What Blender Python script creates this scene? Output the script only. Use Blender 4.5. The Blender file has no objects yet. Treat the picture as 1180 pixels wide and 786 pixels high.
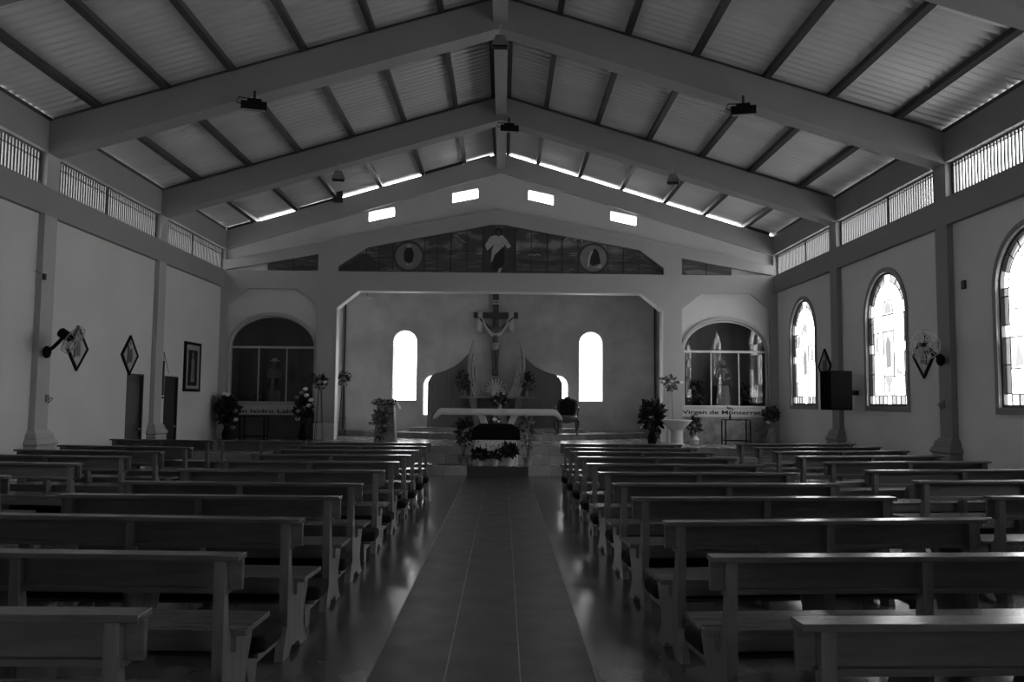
import bpy, bmesh, math, random
from mathutils import Vector, Matrix
random.seed(7)
sc = bpy.context.scene
C = sc.collection
PI = math.pi
W, PW = 7.28, 7.38          # column face, recessed wall panel face (half widths)
F = 21.8                    # face of the chancel wall
CX = -0.10                  # centre line of the chancel furniture

# ------------------------------------------------------------------ materials
MATS = {}
def P(name, col, rough=0.6, var=0.0, scale=3.0, bump=0.0, spec=0.5, metal=0.0, stretch=(1, 1, 1), bscale=None, coat=0.0):
    m = bpy.data.materials.new(name); m.use_nodes = True
    nt = m.node_tree; b = nt.nodes['Principled BSDF']
    b.inputs['Roughness'].default_value = rough; b.inputs['Metallic'].default_value = metal
    b.inputs['Specular IOR Level'].default_value = spec
    b.inputs['Coat Weight'].default_value = coat
    c = col if isinstance(col, tuple) else (col, col, col)
    b.inputs['Base Color'].default_value = (*c, 1)
    if var or bump:
        tc = nt.nodes.new('ShaderNodeTexCoord'); mp = nt.nodes.new('ShaderNodeMapping')
        mp.inputs['Scale'].default_value = stretch
        nt.links.new(tc.outputs['Object'], mp.inputs['Vector'])
        n = nt.nodes.new('ShaderNodeTexNoise'); n.inputs['Scale'].default_value = scale
        n.inputs['Detail'].default_value = 6; n.inputs['Roughness'].default_value = 0.6
        nt.links.new(mp.outputs['Vector'], n.inputs['Vector'])
        if var:
            r = nt.nodes.new('ShaderNodeValToRGB')
            r.color_ramp.elements[0].position = 0.3; r.color_ramp.elements[1].position = 0.7
            r.color_ramp.elements[0].color = tuple(x * (1 - var) for x in c) + (1,)
            r.color_ramp.elements[1].color = tuple(x * (1 + var) for x in c) + (1,)
            nt.links.new(n.outputs['Fac'], r.inputs['Fac']); nt.links.new(r.outputs['Color'], b.inputs['Base Color'])
        if bump:
            n2 = n
            if bscale:
                n2 = nt.nodes.new('ShaderNodeTexNoise'); n2.inputs['Scale'].default_value = bscale
                nt.links.new(mp.outputs['Vector'], n2.inputs['Vector'])
            bp = nt.nodes.new('ShaderNodeBump'); bp.inputs['Strength'].default_value = bump; bp.inputs['Distance'].default_value = 0.02
            nt.links.new(n2.outputs['Fac'], bp.inputs['Height']); nt.links.new(bp.outputs['Normal'], b.inputs['Normal'])
    MATS[name] = m
    return m

def glass(name, tint, gloss=0.08):
    m = bpy.data.materials.new(name); m.use_nodes = True; nt = m.node_tree; nt.nodes.clear()
    o = nt.nodes.new('ShaderNodeOutputMaterial'); mx = nt.nodes.new('ShaderNodeMixShader')
    t = nt.nodes.new('ShaderNodeBsdfTransparent'); t.inputs['Color'].default_value = (tint, tint, tint, 1)
    g = nt.nodes.new('ShaderNodeBsdfGlossy'); g.inputs['Roughness'].default_value = 0.015
    g.inputs['Color'].default_value = (0.9, 0.9, 0.9, 1)
    fr = nt.nodes.new('ShaderNodeFresnel'); ior = 1.0 + gloss * 10
    ge = nt.nodes.new('ShaderNodeNewGeometry'); mr = nt.nodes.new('ShaderNodeMapRange')
    mr.inputs['To Min'].default_value = ior; mr.inputs['To Max'].default_value = 1 / ior
    nt.links.new(ge.outputs['Backfacing'], mr.inputs['Value']); nt.links.new(mr.outputs['Result'], fr.inputs['IOR'])
    nt.links.new(fr.outputs[0], mx.inputs[0]); nt.links.new(t.outputs[0], mx.inputs[1]); nt.links.new(g.outputs[0], mx.inputs[2])
    nt.links.new(mx.outputs[0], o.inputs[0]); MATS[name] = m
    return m

M = MATS
PORT = []
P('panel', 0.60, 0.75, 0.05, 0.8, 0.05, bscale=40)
P('panel_right_lifted', 0.76, 0.75, 0.06, 0.8, 0.05, bscale=40)  # same wall paint, colour lightened to stand in for missing light
P('band', 0.27, 0.75, 0.05, 1.0, 0.05, bscale=40)
P('frame_paint', 0.40, 0.7, 0.04, 1.0, 0.03, bscale=40)
P('beam', 0.26, 0.75, 0.07, 0.9, 0.05, bscale=40)
P('white_trim', 0.6, 0.6)
P('sheet', 0.80, 0.42, 0.12, 0.6, metal=0.55, stretch=(0.3, 1.2, 0.3))
P('purlin', 0.03, 0.55)
P('iron', 0.015, 0.5)
P('grille', 0.09, 0.6)
P('chancel', 0.55, 0.7, 0.30, 0.7, 0.05, bscale=30)
P('wood', 0.085, 0.34, 0.3, 2.2, 0.06, stretch=(1.2, 9, 9), bscale=9)
P('wood_polished', 0.10, 0.24, 0.3, 2.2, 0.04, stretch=(1.2, 9, 9), bscale=9)
P('wood_upright', 0.11, 0.38, 0.3, 2.2, 0.06, stretch=(9, 9, 1.2), bscale=9)
P('wood_dark', 0.045, 0.4, 0.35, 2.0, stretch=(8, 8, 1))
P('rib_wood', 0.34, 0.5, 0.2, 4)
P('screen_wood', 0.16, 0.6, 0.22, 3.0, stretch=(9, 9, 0.4))
P('cushion', 0.010, 0.9, spec=0.15)
P('black', 0.008, 0.8, spec=0.15)
P('speaker_black', 0.003, 0.9, spec=0.03)
P('black_cloth', 0.008, 0.9, spec=0.05)
P('white_cloth', 0.62, 0.8, 0.05, 6)
P('lace', 0.72, 0.9, 0.2, 40)
P('white_paint', 0.6, 0.4)
P('ceramic', 0.6, 0.25)
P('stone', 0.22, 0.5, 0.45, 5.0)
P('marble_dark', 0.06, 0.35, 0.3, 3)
P('door', 0.03, 0.4, 0.2, 3, stretch=(6, 6, .5))
P('came', 0.02, 0.5)
P('leaf', 0.016, 0.5, 0.3, 6)
P('leaf_pale', 0.10, 0.5, 0.3, 6)
P('petal_white', 0.65, 0.7)
P('petal_grey', 0.18, 0.7)
P('petal_dark', 0.05, 0.7)
P('skin_plaster', 0.32, 0.6)
P('robe_white', 0.5, 0.6, 0.08, 8)
P('robe_dark', 0.05, 0.7, 0.2, 8)
P('corpus', 0.09, 0.5)
P('robe_mid', 0.2, 0.7, 0.2, 8)
P('gold', 0.30, 0.35, 0.1, 10, metal=0.5)
P('fan_plastic', 0.3, 0.4)
P('paper', 0.55, 0.7)
P('ink', 0.01, 0.6)
P('plain_grey', 0.3, 0.4)  # even mid grey for picture fields, the mat and lamp lenses
P('leather', 0.10, 0.35)
P('letter', 0.18, 0.6)
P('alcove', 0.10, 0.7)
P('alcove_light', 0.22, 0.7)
P('outside_wall', 0.8, 0.8, 0.1, 1)
glass('pane_clear', 0.93, 0.06)
glass('pane_milk', 0.16, 0.05)
glass('orn_light', 0.45, 0.02)
glass('orn_mid', 0.30, 0.02)
glass('pane_tint', 0.07, 0.05)
glass('pane_mid', 0.10, 0.05)
glass('case_glass', 0.85, 0.038)

def tiles(name, col, grout, rough, size=0.45, offs=(0, 0, 0), var=0.12):
    m = P(name, col, rough, 0, 1); nt = m.node_tree; b = nt.nodes['Principled BSDF']
    tc = nt.nodes.new('ShaderNodeTexCoord'); mp = nt.nodes.new('ShaderNodeMapping')
    mp.inputs['Location'].default_value = offs
    nt.links.new(tc.outputs['Object'], mp.inputs['Vector'])
    br = nt.nodes.new('ShaderNodeTexBrick'); br.offset = 0; br.squash = 1
    for k, v in (('Scale', 1), ('Mortar Size', 0.004), ('Brick Width', size), ('Row Height', size), ('Bias', 0), ('Mortar Smooth', 0.1)):
        br.inputs[k].default_value = v
    br.inputs['Color1'].default_value = (col * (1 - var),) * 3 + (1,); br.inputs['Color2'].default_value = (col * (1 + var),) * 3 + (1,)
    br.inputs['Mortar'].default_value = (grout,) * 3 + (1,)
    nt.links.new(mp.outputs['Vector'], br.inputs['Vector'])
    nz = nt.nodes.new('ShaderNodeTexNoise'); nz.inputs['Scale'].default_value = 3.5; nz.inputs['Detail'].default_value = 5
    nt.links.new(tc.outputs['Object'], nz.inputs['Vector'])
    mx = nt.nodes.new('ShaderNodeMix'); mx.data_type = 'RGBA'; mx.blend_type = 'MULTIPLY'; mx.inputs['Factor'].default_value = 0.5
    nt.links.new(br.outputs['Color'], mx.inputs['A']); nt.links.new(nz.outputs['Fac'], mx.inputs['B'])
    nt.links.new(mx.outputs['Result'], b.inputs['Base Color'])
    mr = nt.nodes.new('ShaderNodeMapRange'); mr.inputs['To Min'].default_value = rough * 0.75; mr.inputs['To Max'].default_value = rough * 1.3
    nt.links.new(nz.outputs['Fac'], mr.inputs['Value']); nt.links.new(mr.outputs['Result'], b.inputs['Roughness'])
    return m
tiles('tile_light', 0.11, 0.04, 0.19, offs=(0.22, 0.06, 0))
tiles('tile_aisle', 0.024, 0.02, 0.42, offs=(0.23, 0.06, 0), var=0.2)
tiles('tile_step', 0.36, 0.16, 0.25, size=0.6)

# ------------------------------------------------------------------ mesh helpers
class MB:
    def __init__(s): s.bm = bmesh.new(); s.mi = 0
    def face(s, vs):
        try:
            f = s.bm.faces.new(vs); f.material_index = s.mi; return f
        except ValueError: return None
    def hexa(s, p):      # 8 points: bottom 4 then top 4
        v = [s.bm.verts.new(q) for q in p]
        for q in ((0, 3, 2, 1), (4, 5, 6, 7), (0, 1, 5, 4), (1, 2, 6, 5), (2, 3, 7, 6), (3, 0, 4, 7)): s.face([v[i] for i in q])
        return s
    def box(s, a, b):
        x0, y0, z0 = a; x1, y1, z1 = b
        return s.hexa([(x0, y0, z0), (x1, y0, z0), (x1, y1, z0), (x0, y1, z0), (x0, y0, z1), (x1, y0, z1), (x1, y1, z1), (x0, y1, z1)])
    def obox(s, c, size, mat=None):
        m = (mat or Matrix()).to_3x3(); c = Vector(c); h = Vector(size) / 2
        return s.hexa([c + m @ Vector((sx * h.x, sy * h.y, sz * h.z)) for sz in (-1, 1) for sx, sy in ((-1, -1), (1, -1), (1, 1), (-1, 1))])
    def prism(s, poly, fn, d0, d1):   # poly 2d, fn(u,v,d)->xyz
        a = [s.bm.verts.new(fn(u, v, d0)) for u, v in poly]; b = [s.bm.verts.new(fn(u, v, d1)) for u, v in poly]
        s.face(a[::-1]); s.face(b); n = len(poly)
        for i in range(n): s.face([a[i], a[(i + 1) % n], b[(i + 1) % n], b[i]])
        return s
    def tube(s, pts, r, n=8, caps=True):
        pts = [Vector(p) for p in pts]; rs = r if isinstance(r, (list, tuple)) else [r] * len(pts)
        rings = []; up = None
        for i, p in enumerate(pts):
            d = (pts[min(i + 1, len(pts) - 1)] - pts[max(i - 1, 0)])
            d = d.normalized() if d.length > 1e-9 else Vector((0, 0, 1))
            if up is None: up = d.orthogonal().normalized()
            u = (up - d * up.dot(d)); u = u.normalized() if u.length > 1e-6 else d.orthogonal().normalized(); up = u
            w = d.cross(u)
            rings.append([s.bm.verts.new(p + (u * math.cos(2 * PI * k / n) + w * math.sin(2 * PI * k / n)) * rs[i]) for k in range(n)])
        for i in range(len(rings) - 1):
            for k in range(n): s.face([rings[i][k], rings[i][(k + 1) % n], rings[i + 1][(k + 1) % n], rings[i + 1][k]])
        if caps: s.face(rings[0][::-1]); s.face(rings[-1])
        return s
    def lathe(s, prof, c=(0, 0, 0), n=24, sx=1, sy=1, mat=None, fold=0, nf=9):
        c = Vector(c); m = (mat or Matrix()).to_3x3(); rings = []
        for r, z in prof:
            rings.append([s.bm.verts.new(c + m @ Vector((max(r, 1e-4) * sx * math.cos(2 * PI * k / n) * (1 + fold * math.cos(nf * 2 * PI * k / n)),
                                                          max(r, 1e-4) * sy * math.sin(2 * PI * k / n) * (1 + fold * math.cos(nf * 2 * PI * k / n)), z))) for k in range(n)])
        for i in range(len(rings) - 1):
            for k in range(n): s.face([rings[i][k], rings[i][(k + 1) % n], rings[i + 1][(k + 1) % n], rings[i + 1][k]])
        s.face(rings[0][::-1]); s.face(rings[-1])
        return s
    def ball(s, c, r, sx=1, sy=1, sz=1, n=14, mat=None):
        k = max(6, n // 2)
        return s.lathe([(r * math.sin(PI * i / k), -r * sz * math.cos(PI * i / k)) for i in range(k + 1)], c, n, sx, sy, mat)
    def grid(s, fn, nu, nv):
        v = [[s.bm.verts.new(fn(i / nu, j / nv)) for j in range(nv + 1)] for i in range(nu + 1)]
        for i in range(nu):
            for j in range(nv): s.face([v[i][j], v[i + 1][j], v[i + 1][j + 1], v[i][j + 1]])
        return s
    def build(s, name, mats, parent=None, smooth=False, bevel=0, solid=0, kind=None):
        me = bpy.data.meshes.new(name)
        bmesh.ops.recalc_face_normals(s.bm, faces=s.bm.faces)
        s.bm.to_mesh(me); s.bm.free()
        for m in (mats if isinstance(mats, (list, tuple)) else [mats]): me.materials.append(M[m])
        if smooth:
            me.polygons.foreach_set('use_smooth', [True] * len(me.polygons))
            me.set_sharp_from_angle(angle=math.radians(40))
        o = bpy.data.objects.new(name, me); C.objects.link(o)
        if parent: o.parent = parent
        if solid:
            d = o.modifiers.new('s', 'SOLIDIFY'); d.thickness = solid; d.offset = 0
        if bevel:
            d = o.modifiers.new('b', 'BEVEL'); d.width = bevel; d.segments = 2; d.limit_method = 'ANGLE'
        if kind: o['kind'] = kind
        return o
    def absorb(s, me, fn):
        base = len(s.bm.verts); vs = [s.bm.verts.new(fn(v.co)) for v in me.vertices]
        for p in me.polygons: s.face([vs[i] for i in p.vertices])
        return s
def slab(mb, loops, d0, d1, fn):          # polygon with holes, extruded from d0 to d1
    cu = bpy.data.curves.new('t', 'CURVE'); cu.dimensions = '2D'; cu.fill_mode = 'BOTH'
    cu.extrude = abs(d1 - d0) / 2
    for lp in loops:
        sp = cu.splines.new('POLY'); sp.points.add(len(lp) - 1); sp.use_cyclic_u = True
        for p, (u, v) in zip(sp.points, lp): p.co = (u, v, 0, 1)
    o = bpy.data.objects.new('t', cu); C.objects.link(o)
    dg = bpy.context.evaluated_depsgraph_get()
    me = bpy.data.meshes.new_from_object(o.evaluated_get(dg))
    mid = (d0 + d1) / 2
    mb.absorb(me, lambda c: fn(c.x, c.y, mid + c.z))
    bpy.data.objects.remove(o); bpy.data.curves.remove(cu); bpy.data.meshes.remove(me)
    bmesh.ops.remove_doubles(mb.bm, verts=mb.bm.verts, dist=1e-5)
    return mb
def text_mesh(mb, txt, size, depth, fn, sx=1.0, bold=0.0, align='CENTER', d0=0):
    cu = bpy.data.curves.new('t', 'FONT'); cu.body = txt; cu.size = size; cu.extrude = depth / 2; cu.offset = bold
    cu.align_x = align; cu.align_y = 'CENTER'
    o = bpy.data.objects.new('t', cu); C.objects.link(o)
    dg = bpy.context.evaluated_depsgraph_get(); me = bpy.data.meshes.new_from_object(o.evaluated_get(dg))
    mb.absorb(me, lambda c: fn(c.x * sx, c.y, d0 + c.z))
    bpy.data.objects.remove(o); bpy.data.curves.remove(cu); bpy.data.meshes.remove(me)
    return mb
XZ = lambda u, v, d: (u, d, v)
YZ = lambda u, v, d: (d, u, v)
XY = lambda u, v, d: (u, v, d)
def rect(x0, z0, x1, z1): return [(x0, z0), (x1, z0), (x1, z1), (x0, z1)]
def arch(cx, hw, z0, spring, apex, n=20):
    pts = [(cx - hw, z0), (cx + hw, z0)]
    for i in range(n + 1):
        a = PI * i / n; pts.append((cx + hw * math.cos(a), spring + (apex - spring) * math.sin(a)))
    return pts
def thing(name, label, cat, loc=(0, 0, 0), rz=0, group=None):
    o = bpy.data.objects.new(name, None); C.objects.link(o); o.location = loc; o.rotation_euler = (0, 0, rz)
    o.empty_display_size = 0.1
    return tag(o, label, cat, group)
def tag(o, label, cat, group=None):
    o['label'] = label; o['category'] = cat
    if group: o['group'] = group
    return o
def copy_tree(o, parent=None):
    c = o.copy(); C.objects.link(c); c.parent = parent
    for ch in list(o.children): copy_tree(ch, c)
    return c
def lean(ax, rz=0): # rotation taking local z to direction ax
    return Vector(ax).normalized().to_track_quat('Z', 'Y').to_matrix()
TRIM = [0]
def trim(mb, mat, **k):
    TRIM[0] += 1
    return mb.build('trim_%d' % TRIM[0], mat, kind='structure', **k)

# ------------------------------------------------------------------ shell
Y0, Y1 = -4.6, 22.15
COLS = [-0.1, 4.35, 8.8, 13.2, 17.65]
CW = 0.37
mb = MB(); mb.box((-W - .25, Y0 - .2, -.3), (-.68, 18.7, 0)); mb.box((.68, Y0 - .2, -.3), (W + .25, 18.7, 0))
mb.mi = 1; mb.box((-.68, Y0 - .2, -.3), (.68, 18.7, 0))
mb.build('floor', ['tile_light', 'tile_aisle'], kind='structure')
for x in (-.225, .225, -.682, .682):
    trim(MB().box((x - .004, Y0, 0), (x + .004, 18.5, .0015)), 'stone')
# altar steps, landing, curved platform
st = MB()
for z0, z1, y in ((0, .2, 18.5), (.2, .4, 19.15), (.4, .6, 19.4)):
    st.box((-W - .1, y, z0), (W + .1, 25.1 if z1 > .5 else y + .9, z1))
trim(st, 'tile_step')
for a, b in ((.004, .2),):
    trim(MB().box((-.68, 18.494, a), (.68, 18.5, b)), 'tile_aisle')
pl = MB()
pts = [(4.95, 25.0), (-4.95, 25.0)] + [(x, 22.25 + 2.6 * (abs(x) / 4.95) ** 1.7) for x in [-4.95 + 9.9 * i / 40 for i in range(41)]]
pl.prism(pts, XY, .6, .75); trim(pl, 'tile_step')
trim(MB().box((-2.6, 24.05, .75), (2.5, 25.0, .86)), 'tile_step')

def side_wall(sg):
    fn = lambda u, v, d: (sg * d, u, v)
    holes = []
    if sg > 0:
        for yc in (6.75, 11.25, 15.65, 20.0): holes.append(arch(yc, .81, 1.62, 3.36, 4.17))
    else:
        for y in (16.56, 18.39): holes.append(rect(y, 0.001, y + .76, 2.13))
        for yc in (6.75,): holes.append(arch(yc, .81, 1.62, 3.36, 4.17))  # hole for the added out-of-view window
    outer = [(Y0, -.001 if sg < 0 else 0), (F + .3, -.001 if sg < 0 else 0), (F + .3, 4.75), (Y0, 4.75)]
    m = MB(); slab(m, [outer] + holes, PW, PW + .16, fn)
    m.build('wall_right' if sg > 0 else 'wall_left', 'panel_right_lifted' if sg > 0 else 'panel', kind='structure')
    # tie beam under the clerestory and eave beam above it
    trim(MB().prism(rect(Y0, 4.58, F + .05, 5.03), fn, W, W + .24), 'band')
    trim(MB().prism(rect(Y0, 5.60, F + .05, 6.10), fn, W, W + .24), 'band')
    for i, y in enumerate(COLS):
        c = MB().prism(rect(y, 0, y + CW, 4.59), fn, W, W + .26)
        c.prism(rect(y, 5.02, y + CW, 5.61), fn, W, W + .26)
        # moulded pedestal
        def tier(z0, z1, p0, p1):
            q = [(y - p0, z0, p0), (y + CW + p0, z0, p0), (y + CW + p1, z1, p1), (y - p1, z1, p1)]
            c.hexa([(sg * (W - p0), y - p0, z0), (sg * (W - p0), y + CW + p0, z0), (sg * (W + .1), y + CW + p0, z0), (sg * (W + .1), y - p0, z0),
                    (sg * (W - p1), y - p1, z1), (sg * (W - p1), y + CW + p1, z1), (sg * (W + .1), y + CW + p1, z1), (sg * (W + .1), y - p1, z1)])
        for t in ((0, .82, .10, .10), (.82, .86, .10, .09), (.86, .90, .09, .13), (.90, .97, .13, .10), (.97, 1.0, .08, .08), (1.0, 1.07, .08, .06), (1.07, 1.12, .04, .02)): tier(*t)
        trim(c, 'frame_paint' if sg < 0 else 'band')
side_wall(-1); side_wall(1)

# clerestory grilles
def grille(idx, sg, y0, y1):
    t = bpy.data.objects.new('window_%d' % idx, None); C.objects.link(t); t['kind'] = 'structure'; t.location = (sg * (W + .12), y0, 5.03)
    f = MB(); L = y1 - y0
    f.box((-.02, 0, 0), (.02, L, .025)); f.box((-.02, 0, .545), (.02, L, .57)); f.box((-.02, 0, 0), (.02, .025, .57)); f.box((-.02, L - .025, 0), (.02, L, .57))
    f.box((-.02, L * .45, 0), (.02, L * .45 + .04, .57)); f.box((-.012, 0, .42 if sg < 0 else .5), (.012, L, .435 if sg < 0 else .512))
    f.build('window_frame', 'grille', t)
    s = MB(); n = int(L / .085)
    for k in range(n):
        y = (k + .5) * L / n; w = .019 if sg > 0 else .024
        s.box((-.012, y - w, .02), (.012, y + w, .55))
    s.build('window_slat', 'grille', t)
idx = 10
seg = [(Y0, -.1)] + [(COLS[i] + CW, COLS[i + 1] if i < 4 else F) for i in range(5)]
for sg in (-1, 1):
    for a, b in seg:
        grille(idx, sg, a, b); idx += 1

# rafters: pitched concrete beams
SL = .30
zb = lambda x: 5.58 + SL * (W - abs(x)); zt = lambda x: 6.10 + SL * (W - abs(x))
for y in COLS:
    p = [(-W, zb(W)), (0, zb(0)), (W, zb(W)), (W, zt(W)), (0, zt(0)), (-W, zt(W))]
    m = MB()
    m.prism([p[0], p[1], p[4], p[5]], XZ, y, y + CW); m.prism([p[1], p[2], p[3], p[4]], XZ, y, y + CW)
    trim(m, 'beam')
trim(MB().box((-.12, Y0, zt(0) - .42), (.12, F, zt(0) - .0)), 'beam')       # ridge beam
# purlins
PUR = [.17, .98, 2.1, 3.22, 4.38, 5.44, 6.53]
for sg in (-1, 1):
    for x in PUR:
        m = MB(); z = zt(x) + .0
        m.hexa([(sg * (x - .045), Y0, z + .015), (sg * (x + .045), Y0, z - .012), (sg * (x + .045), 22.08, z - .012), (sg * (x - .045), 22.08, z + .015),
                (sg * (x - .045), Y0, z + .105), (sg * (x + .045), Y0, z + .078), (sg * (x + .045), 22.08, z + .078), (sg * (x - .045), 22.08, z + .105)])
        trim(m, 'purlin')
    trim(MB().box((sg * (W + .01), Y0, 6.10), (sg * (W + .06), 22.0, 6.172)), 'purlin')
# corrugated roof sheets (the ceiling)
m = MB(); per = .177; ns = 10
ys = [-5.0 + per * k / ns for k in range(int((22.12 + 5.0) / per * ns))]
def wav(k): return .030 * math.cos(2 * PI * k / ns) + .012 * ((k / (ns * 6.0)) % 1.0)
zs = lambda x: zt(x) + .120
for sg in (-1, 1):
    rows = []
    for x in (0.0, 2.6, 5.2, 7.44):
        rows.append([m.bm.verts.new((sg * x, y, zs(x) + wav(k))) for k, y in enumerate(ys)])
    for a, b in zip(rows, rows[1:]):
        for k in range(len(ys) - 1): m.face([a[k], a[k + 1], b[k + 1], b[k]])
ce = m.build('ceiling', 'sheet', smooth=False, solid=.008, kind='structure')
# rafter undersides closing the gap above each rafter
for y in COLS:
    m = MB(); 
    for sg in (-1, 1):
        m.prism([(0, zt(0) - .01), (sg * W, zt(W) - .01), (sg * W, zt(W) + .10), (0, zt(0) + .10)], XZ, y + .10, y + .25)
    trim(m, 'grille')

# boards closing some of the openings between end rafter and sheets
for a, b, k in ((6.57, 7.28, .8), (4.43, 5.39, .75), (1.03, 2.05, .95), (.3, .93, .45)):
    trim(MB().prism([(-a, zt(a) - .01), (-b, zt(b) - .01), (-b, zt(b) + .10 * k), (-a, zt(a) + .10 * k)], XZ, F + .02, F + .06), 'purlin')
trim(MB().prism([(6.57, zt(6.57) - .01), (7.2, zt(7.2) - .01), (7.2, zt(7.2) + .1), (6.57, zt(6.57) + .1)], XZ, F + .02, F + .06), 'purlin')
# ------------------------------------------------------------------ chancel wall
open_main = [(-4.32, -.5), (4.32, -.5), (4.32, 4.07), (3.74, 4.54), (-3.74, 4.54), (-4.32, 4.07)]
mural = [(-4.30, 5.04), (4.35, 5.04), (4.35, 5.21), (3.70, 5.70), (.28, 6.31), (.1, 6.35), (-.3, 6.35), (-.45, 6.31), (-3.55, 5.70), (-4.30, 5.19)]
gable_rec = [(-W, 5.31), (-.1, 6.78), (W, 5.31), (W, 5.585), (0, zb(0)), (-W, 5.585)]
def side_tri(s): return [(s * 7.27, 5.04), (s * 4.83, 5.04), (s * 4.83, 5.49), (s * 7.27, 5.05)]
def side_panel(s): return [(s * 4.83, .0), (s * 7.18, .0), (s * 7.18, 4.13), (s * 6.66, 4.56), (s * 5.37, 4.56), (s * 4.83, 4.13)]
outerA = [(-W - .1, 0), (W + .1, 0), (W + .1, zt(W) - .03), (0, zt(0)), (-W - .1, zt(W) - .03)]
inner_bot = [(-4.32, 0), (-4.32, 4.07), (-3.74, 4.54), (3.74, 4.54), (4.32, 4.07), (4.32, 0)]
outA = [(-W - .1, 0)] + [(-7.18, 0), (-7.18, 4.13), (-6.66, 4.56), (-5.37, 4.56), (-4.83, 4.13), (-4.83, 0)] + inner_bot + \
       [(4.83, 0), (4.83, 4.13), (5.37, 4.56), (6.66, 4.56), (7.18, 4.13), (7.18, 0)] + [(W + .1, 0), (W + .1, 6.07), (0, zt(0)), (-W - .1, 6.07)]
m = MB(); slab(m, [outA, mural, gable_rec, side_tri(-1), side_tri(1)], F, F + .1, XZ)
trim(m, 'frame_paint')
AC = 6.0
case_hole = lambda s: arch(s * AC, 1.12, 1.55, 3.02, 3.84)
slots = [[(x0, z0), (x1, z0b), (x1, z1b), (x0, z1)] for x0, x1, z0, z0b, z1, z1b in
         ((-3.54, -2.85, 6.40, 6.56, 6.66, 6.81), (-1.31, -.62, 6.94, 7.08, 7.20, 7.34), (.73, 1.41, 7.06, 6.91, 7.32, 7.17), (2.94, 3.64, 6.52, 6.37, 6.77, 6.62))]
outB = [(-W - .1, 0)] + inner_bot + [(W + .1, 0), (W + .1, 6.03), (0, zt(0) - .04), (-W - .1, 6.03)]
m = MB(); slab(m, [outB, mural, case_hole(-1), case_hole(1)] + slots, F + .1, F + .32, XZ)
m.build('wall_front', 'panel', kind='structure')
# light plaster reveal around the chancel opening
for s in (-1, 1):
    trim(MB().box((s * 4.325, F - .012, .6), (s * 4.30, F + .33, 4.07)), 'white_trim')
    trim(MB().prism([(s * 4.32, 4.07), (s * 3.74, 4.54), (s * 3.74, 4.52), (s * 4.30, 4.06)], XZ, F - .012, F + .33), 'white_trim')
    # pilaster foot
    pf = MB(); 
    for z0, z1, p in ((.6, .95, .04), (.95, .99, .07), (.99, 1.03, .03)): pf.box((s * 4.83 + s * p * .2, F - p, z0), (s * 4.30, F, z1))
    trim(pf, 'white_trim')
trim(MB().box((-3.74, F - .006, 4.515), (3.74, F + .33, 4.54)), 'white_trim')

# sanctuary box behind the opening
BY = 25.0
wins = [arch(-2.87 - .0, .36, 1.63, 3.40, 3.76), arch(2.75, .36, 1.65, 3.40, 3.77), arch(-1.98, .32, 1.2, 2.1, 2.42, 12), arch(1.75, .32, 1.2, 2.1, 2.44, 12)]
# mural-painted back wall
m = MB(); slab(m, [rect(-4.9, .3, 4.9, 5.3)] + wins, BY, BY + .2, XZ)
m.build('wall_back', 'chancel', kind='structure')
for s in (-1, 1):
    MB().box((s * 4.75, F + .32, .3), (s * 4.85, BY + .1, 5.3)).build('wall_side', 'chancel', kind='structure')
trim(MB().box((-4.9, F + .32, 5.2), (4.9, BY + .2, 5.32)), 'panel')
# thin dark vertical strips in the back corners
for s in (-1, 1): trim(MB().box((s * 4.66, 24.9, .75), (s * 4.70, 24.97, 5.2)), 'purlin')
# rear (entrance) wall with an open doorway
m = MB(); slab(m, [[(-W - .3, 0), (-.5, 0), (-.5, 2.3), (.5, 2.3), (.5, 0), (W + .3, 0), (W + .3, 6.07), (0, zt(0)), (-W - .3, 6.07)]], Y0 - .2, Y0, XZ)
m.build('wall_rear', 'panel', kind='structure')

# neighbouring building close outside the windowless wall
MB().box((-12.4, 9.5, -.3), (-12.0, 36, 9.0)).build('wall_neighbour', 'outside_wall', kind='structure')
# cases: alcove boxes
for s in (-1, 1):
    a = MB(); x0, x1 = s * 4.88, s * 7.20
    a.box((x0, 23.0, 1.4), (x1, 23.08, 4.1)); a.box((x0, F + .32, 1.42), (x1, 23.08, 1.5)); a.box((x0, F + .32, 3.95), (x1, 23.08, 4.02))
    a.box((s * 4.86, F + .32, 1.4), (s * 4.90, 23.08, 4.1)); a.box((s * 7.18, F + .32, 1.4), (s * 7.24, 23.08, 4.1))
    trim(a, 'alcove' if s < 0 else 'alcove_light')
    # stone dado below
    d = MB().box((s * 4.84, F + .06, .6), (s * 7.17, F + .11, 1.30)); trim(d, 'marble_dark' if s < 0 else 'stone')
    # plaster arch surround
    o = arch(s * AC, 1.19, 1.48, 3.0, 3.93, 28); i = arch(s * AC, 1.12, 1.55, 3.02, 3.84, 28)
    o = [(max(min(u, s * AC + 1.17), s * AC - 1.17), v) for u, v in o]
    t = MB(); slab(t, [o, i], F + .04, F + .11, XZ); trim(t, 'frame_paint')

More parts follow.
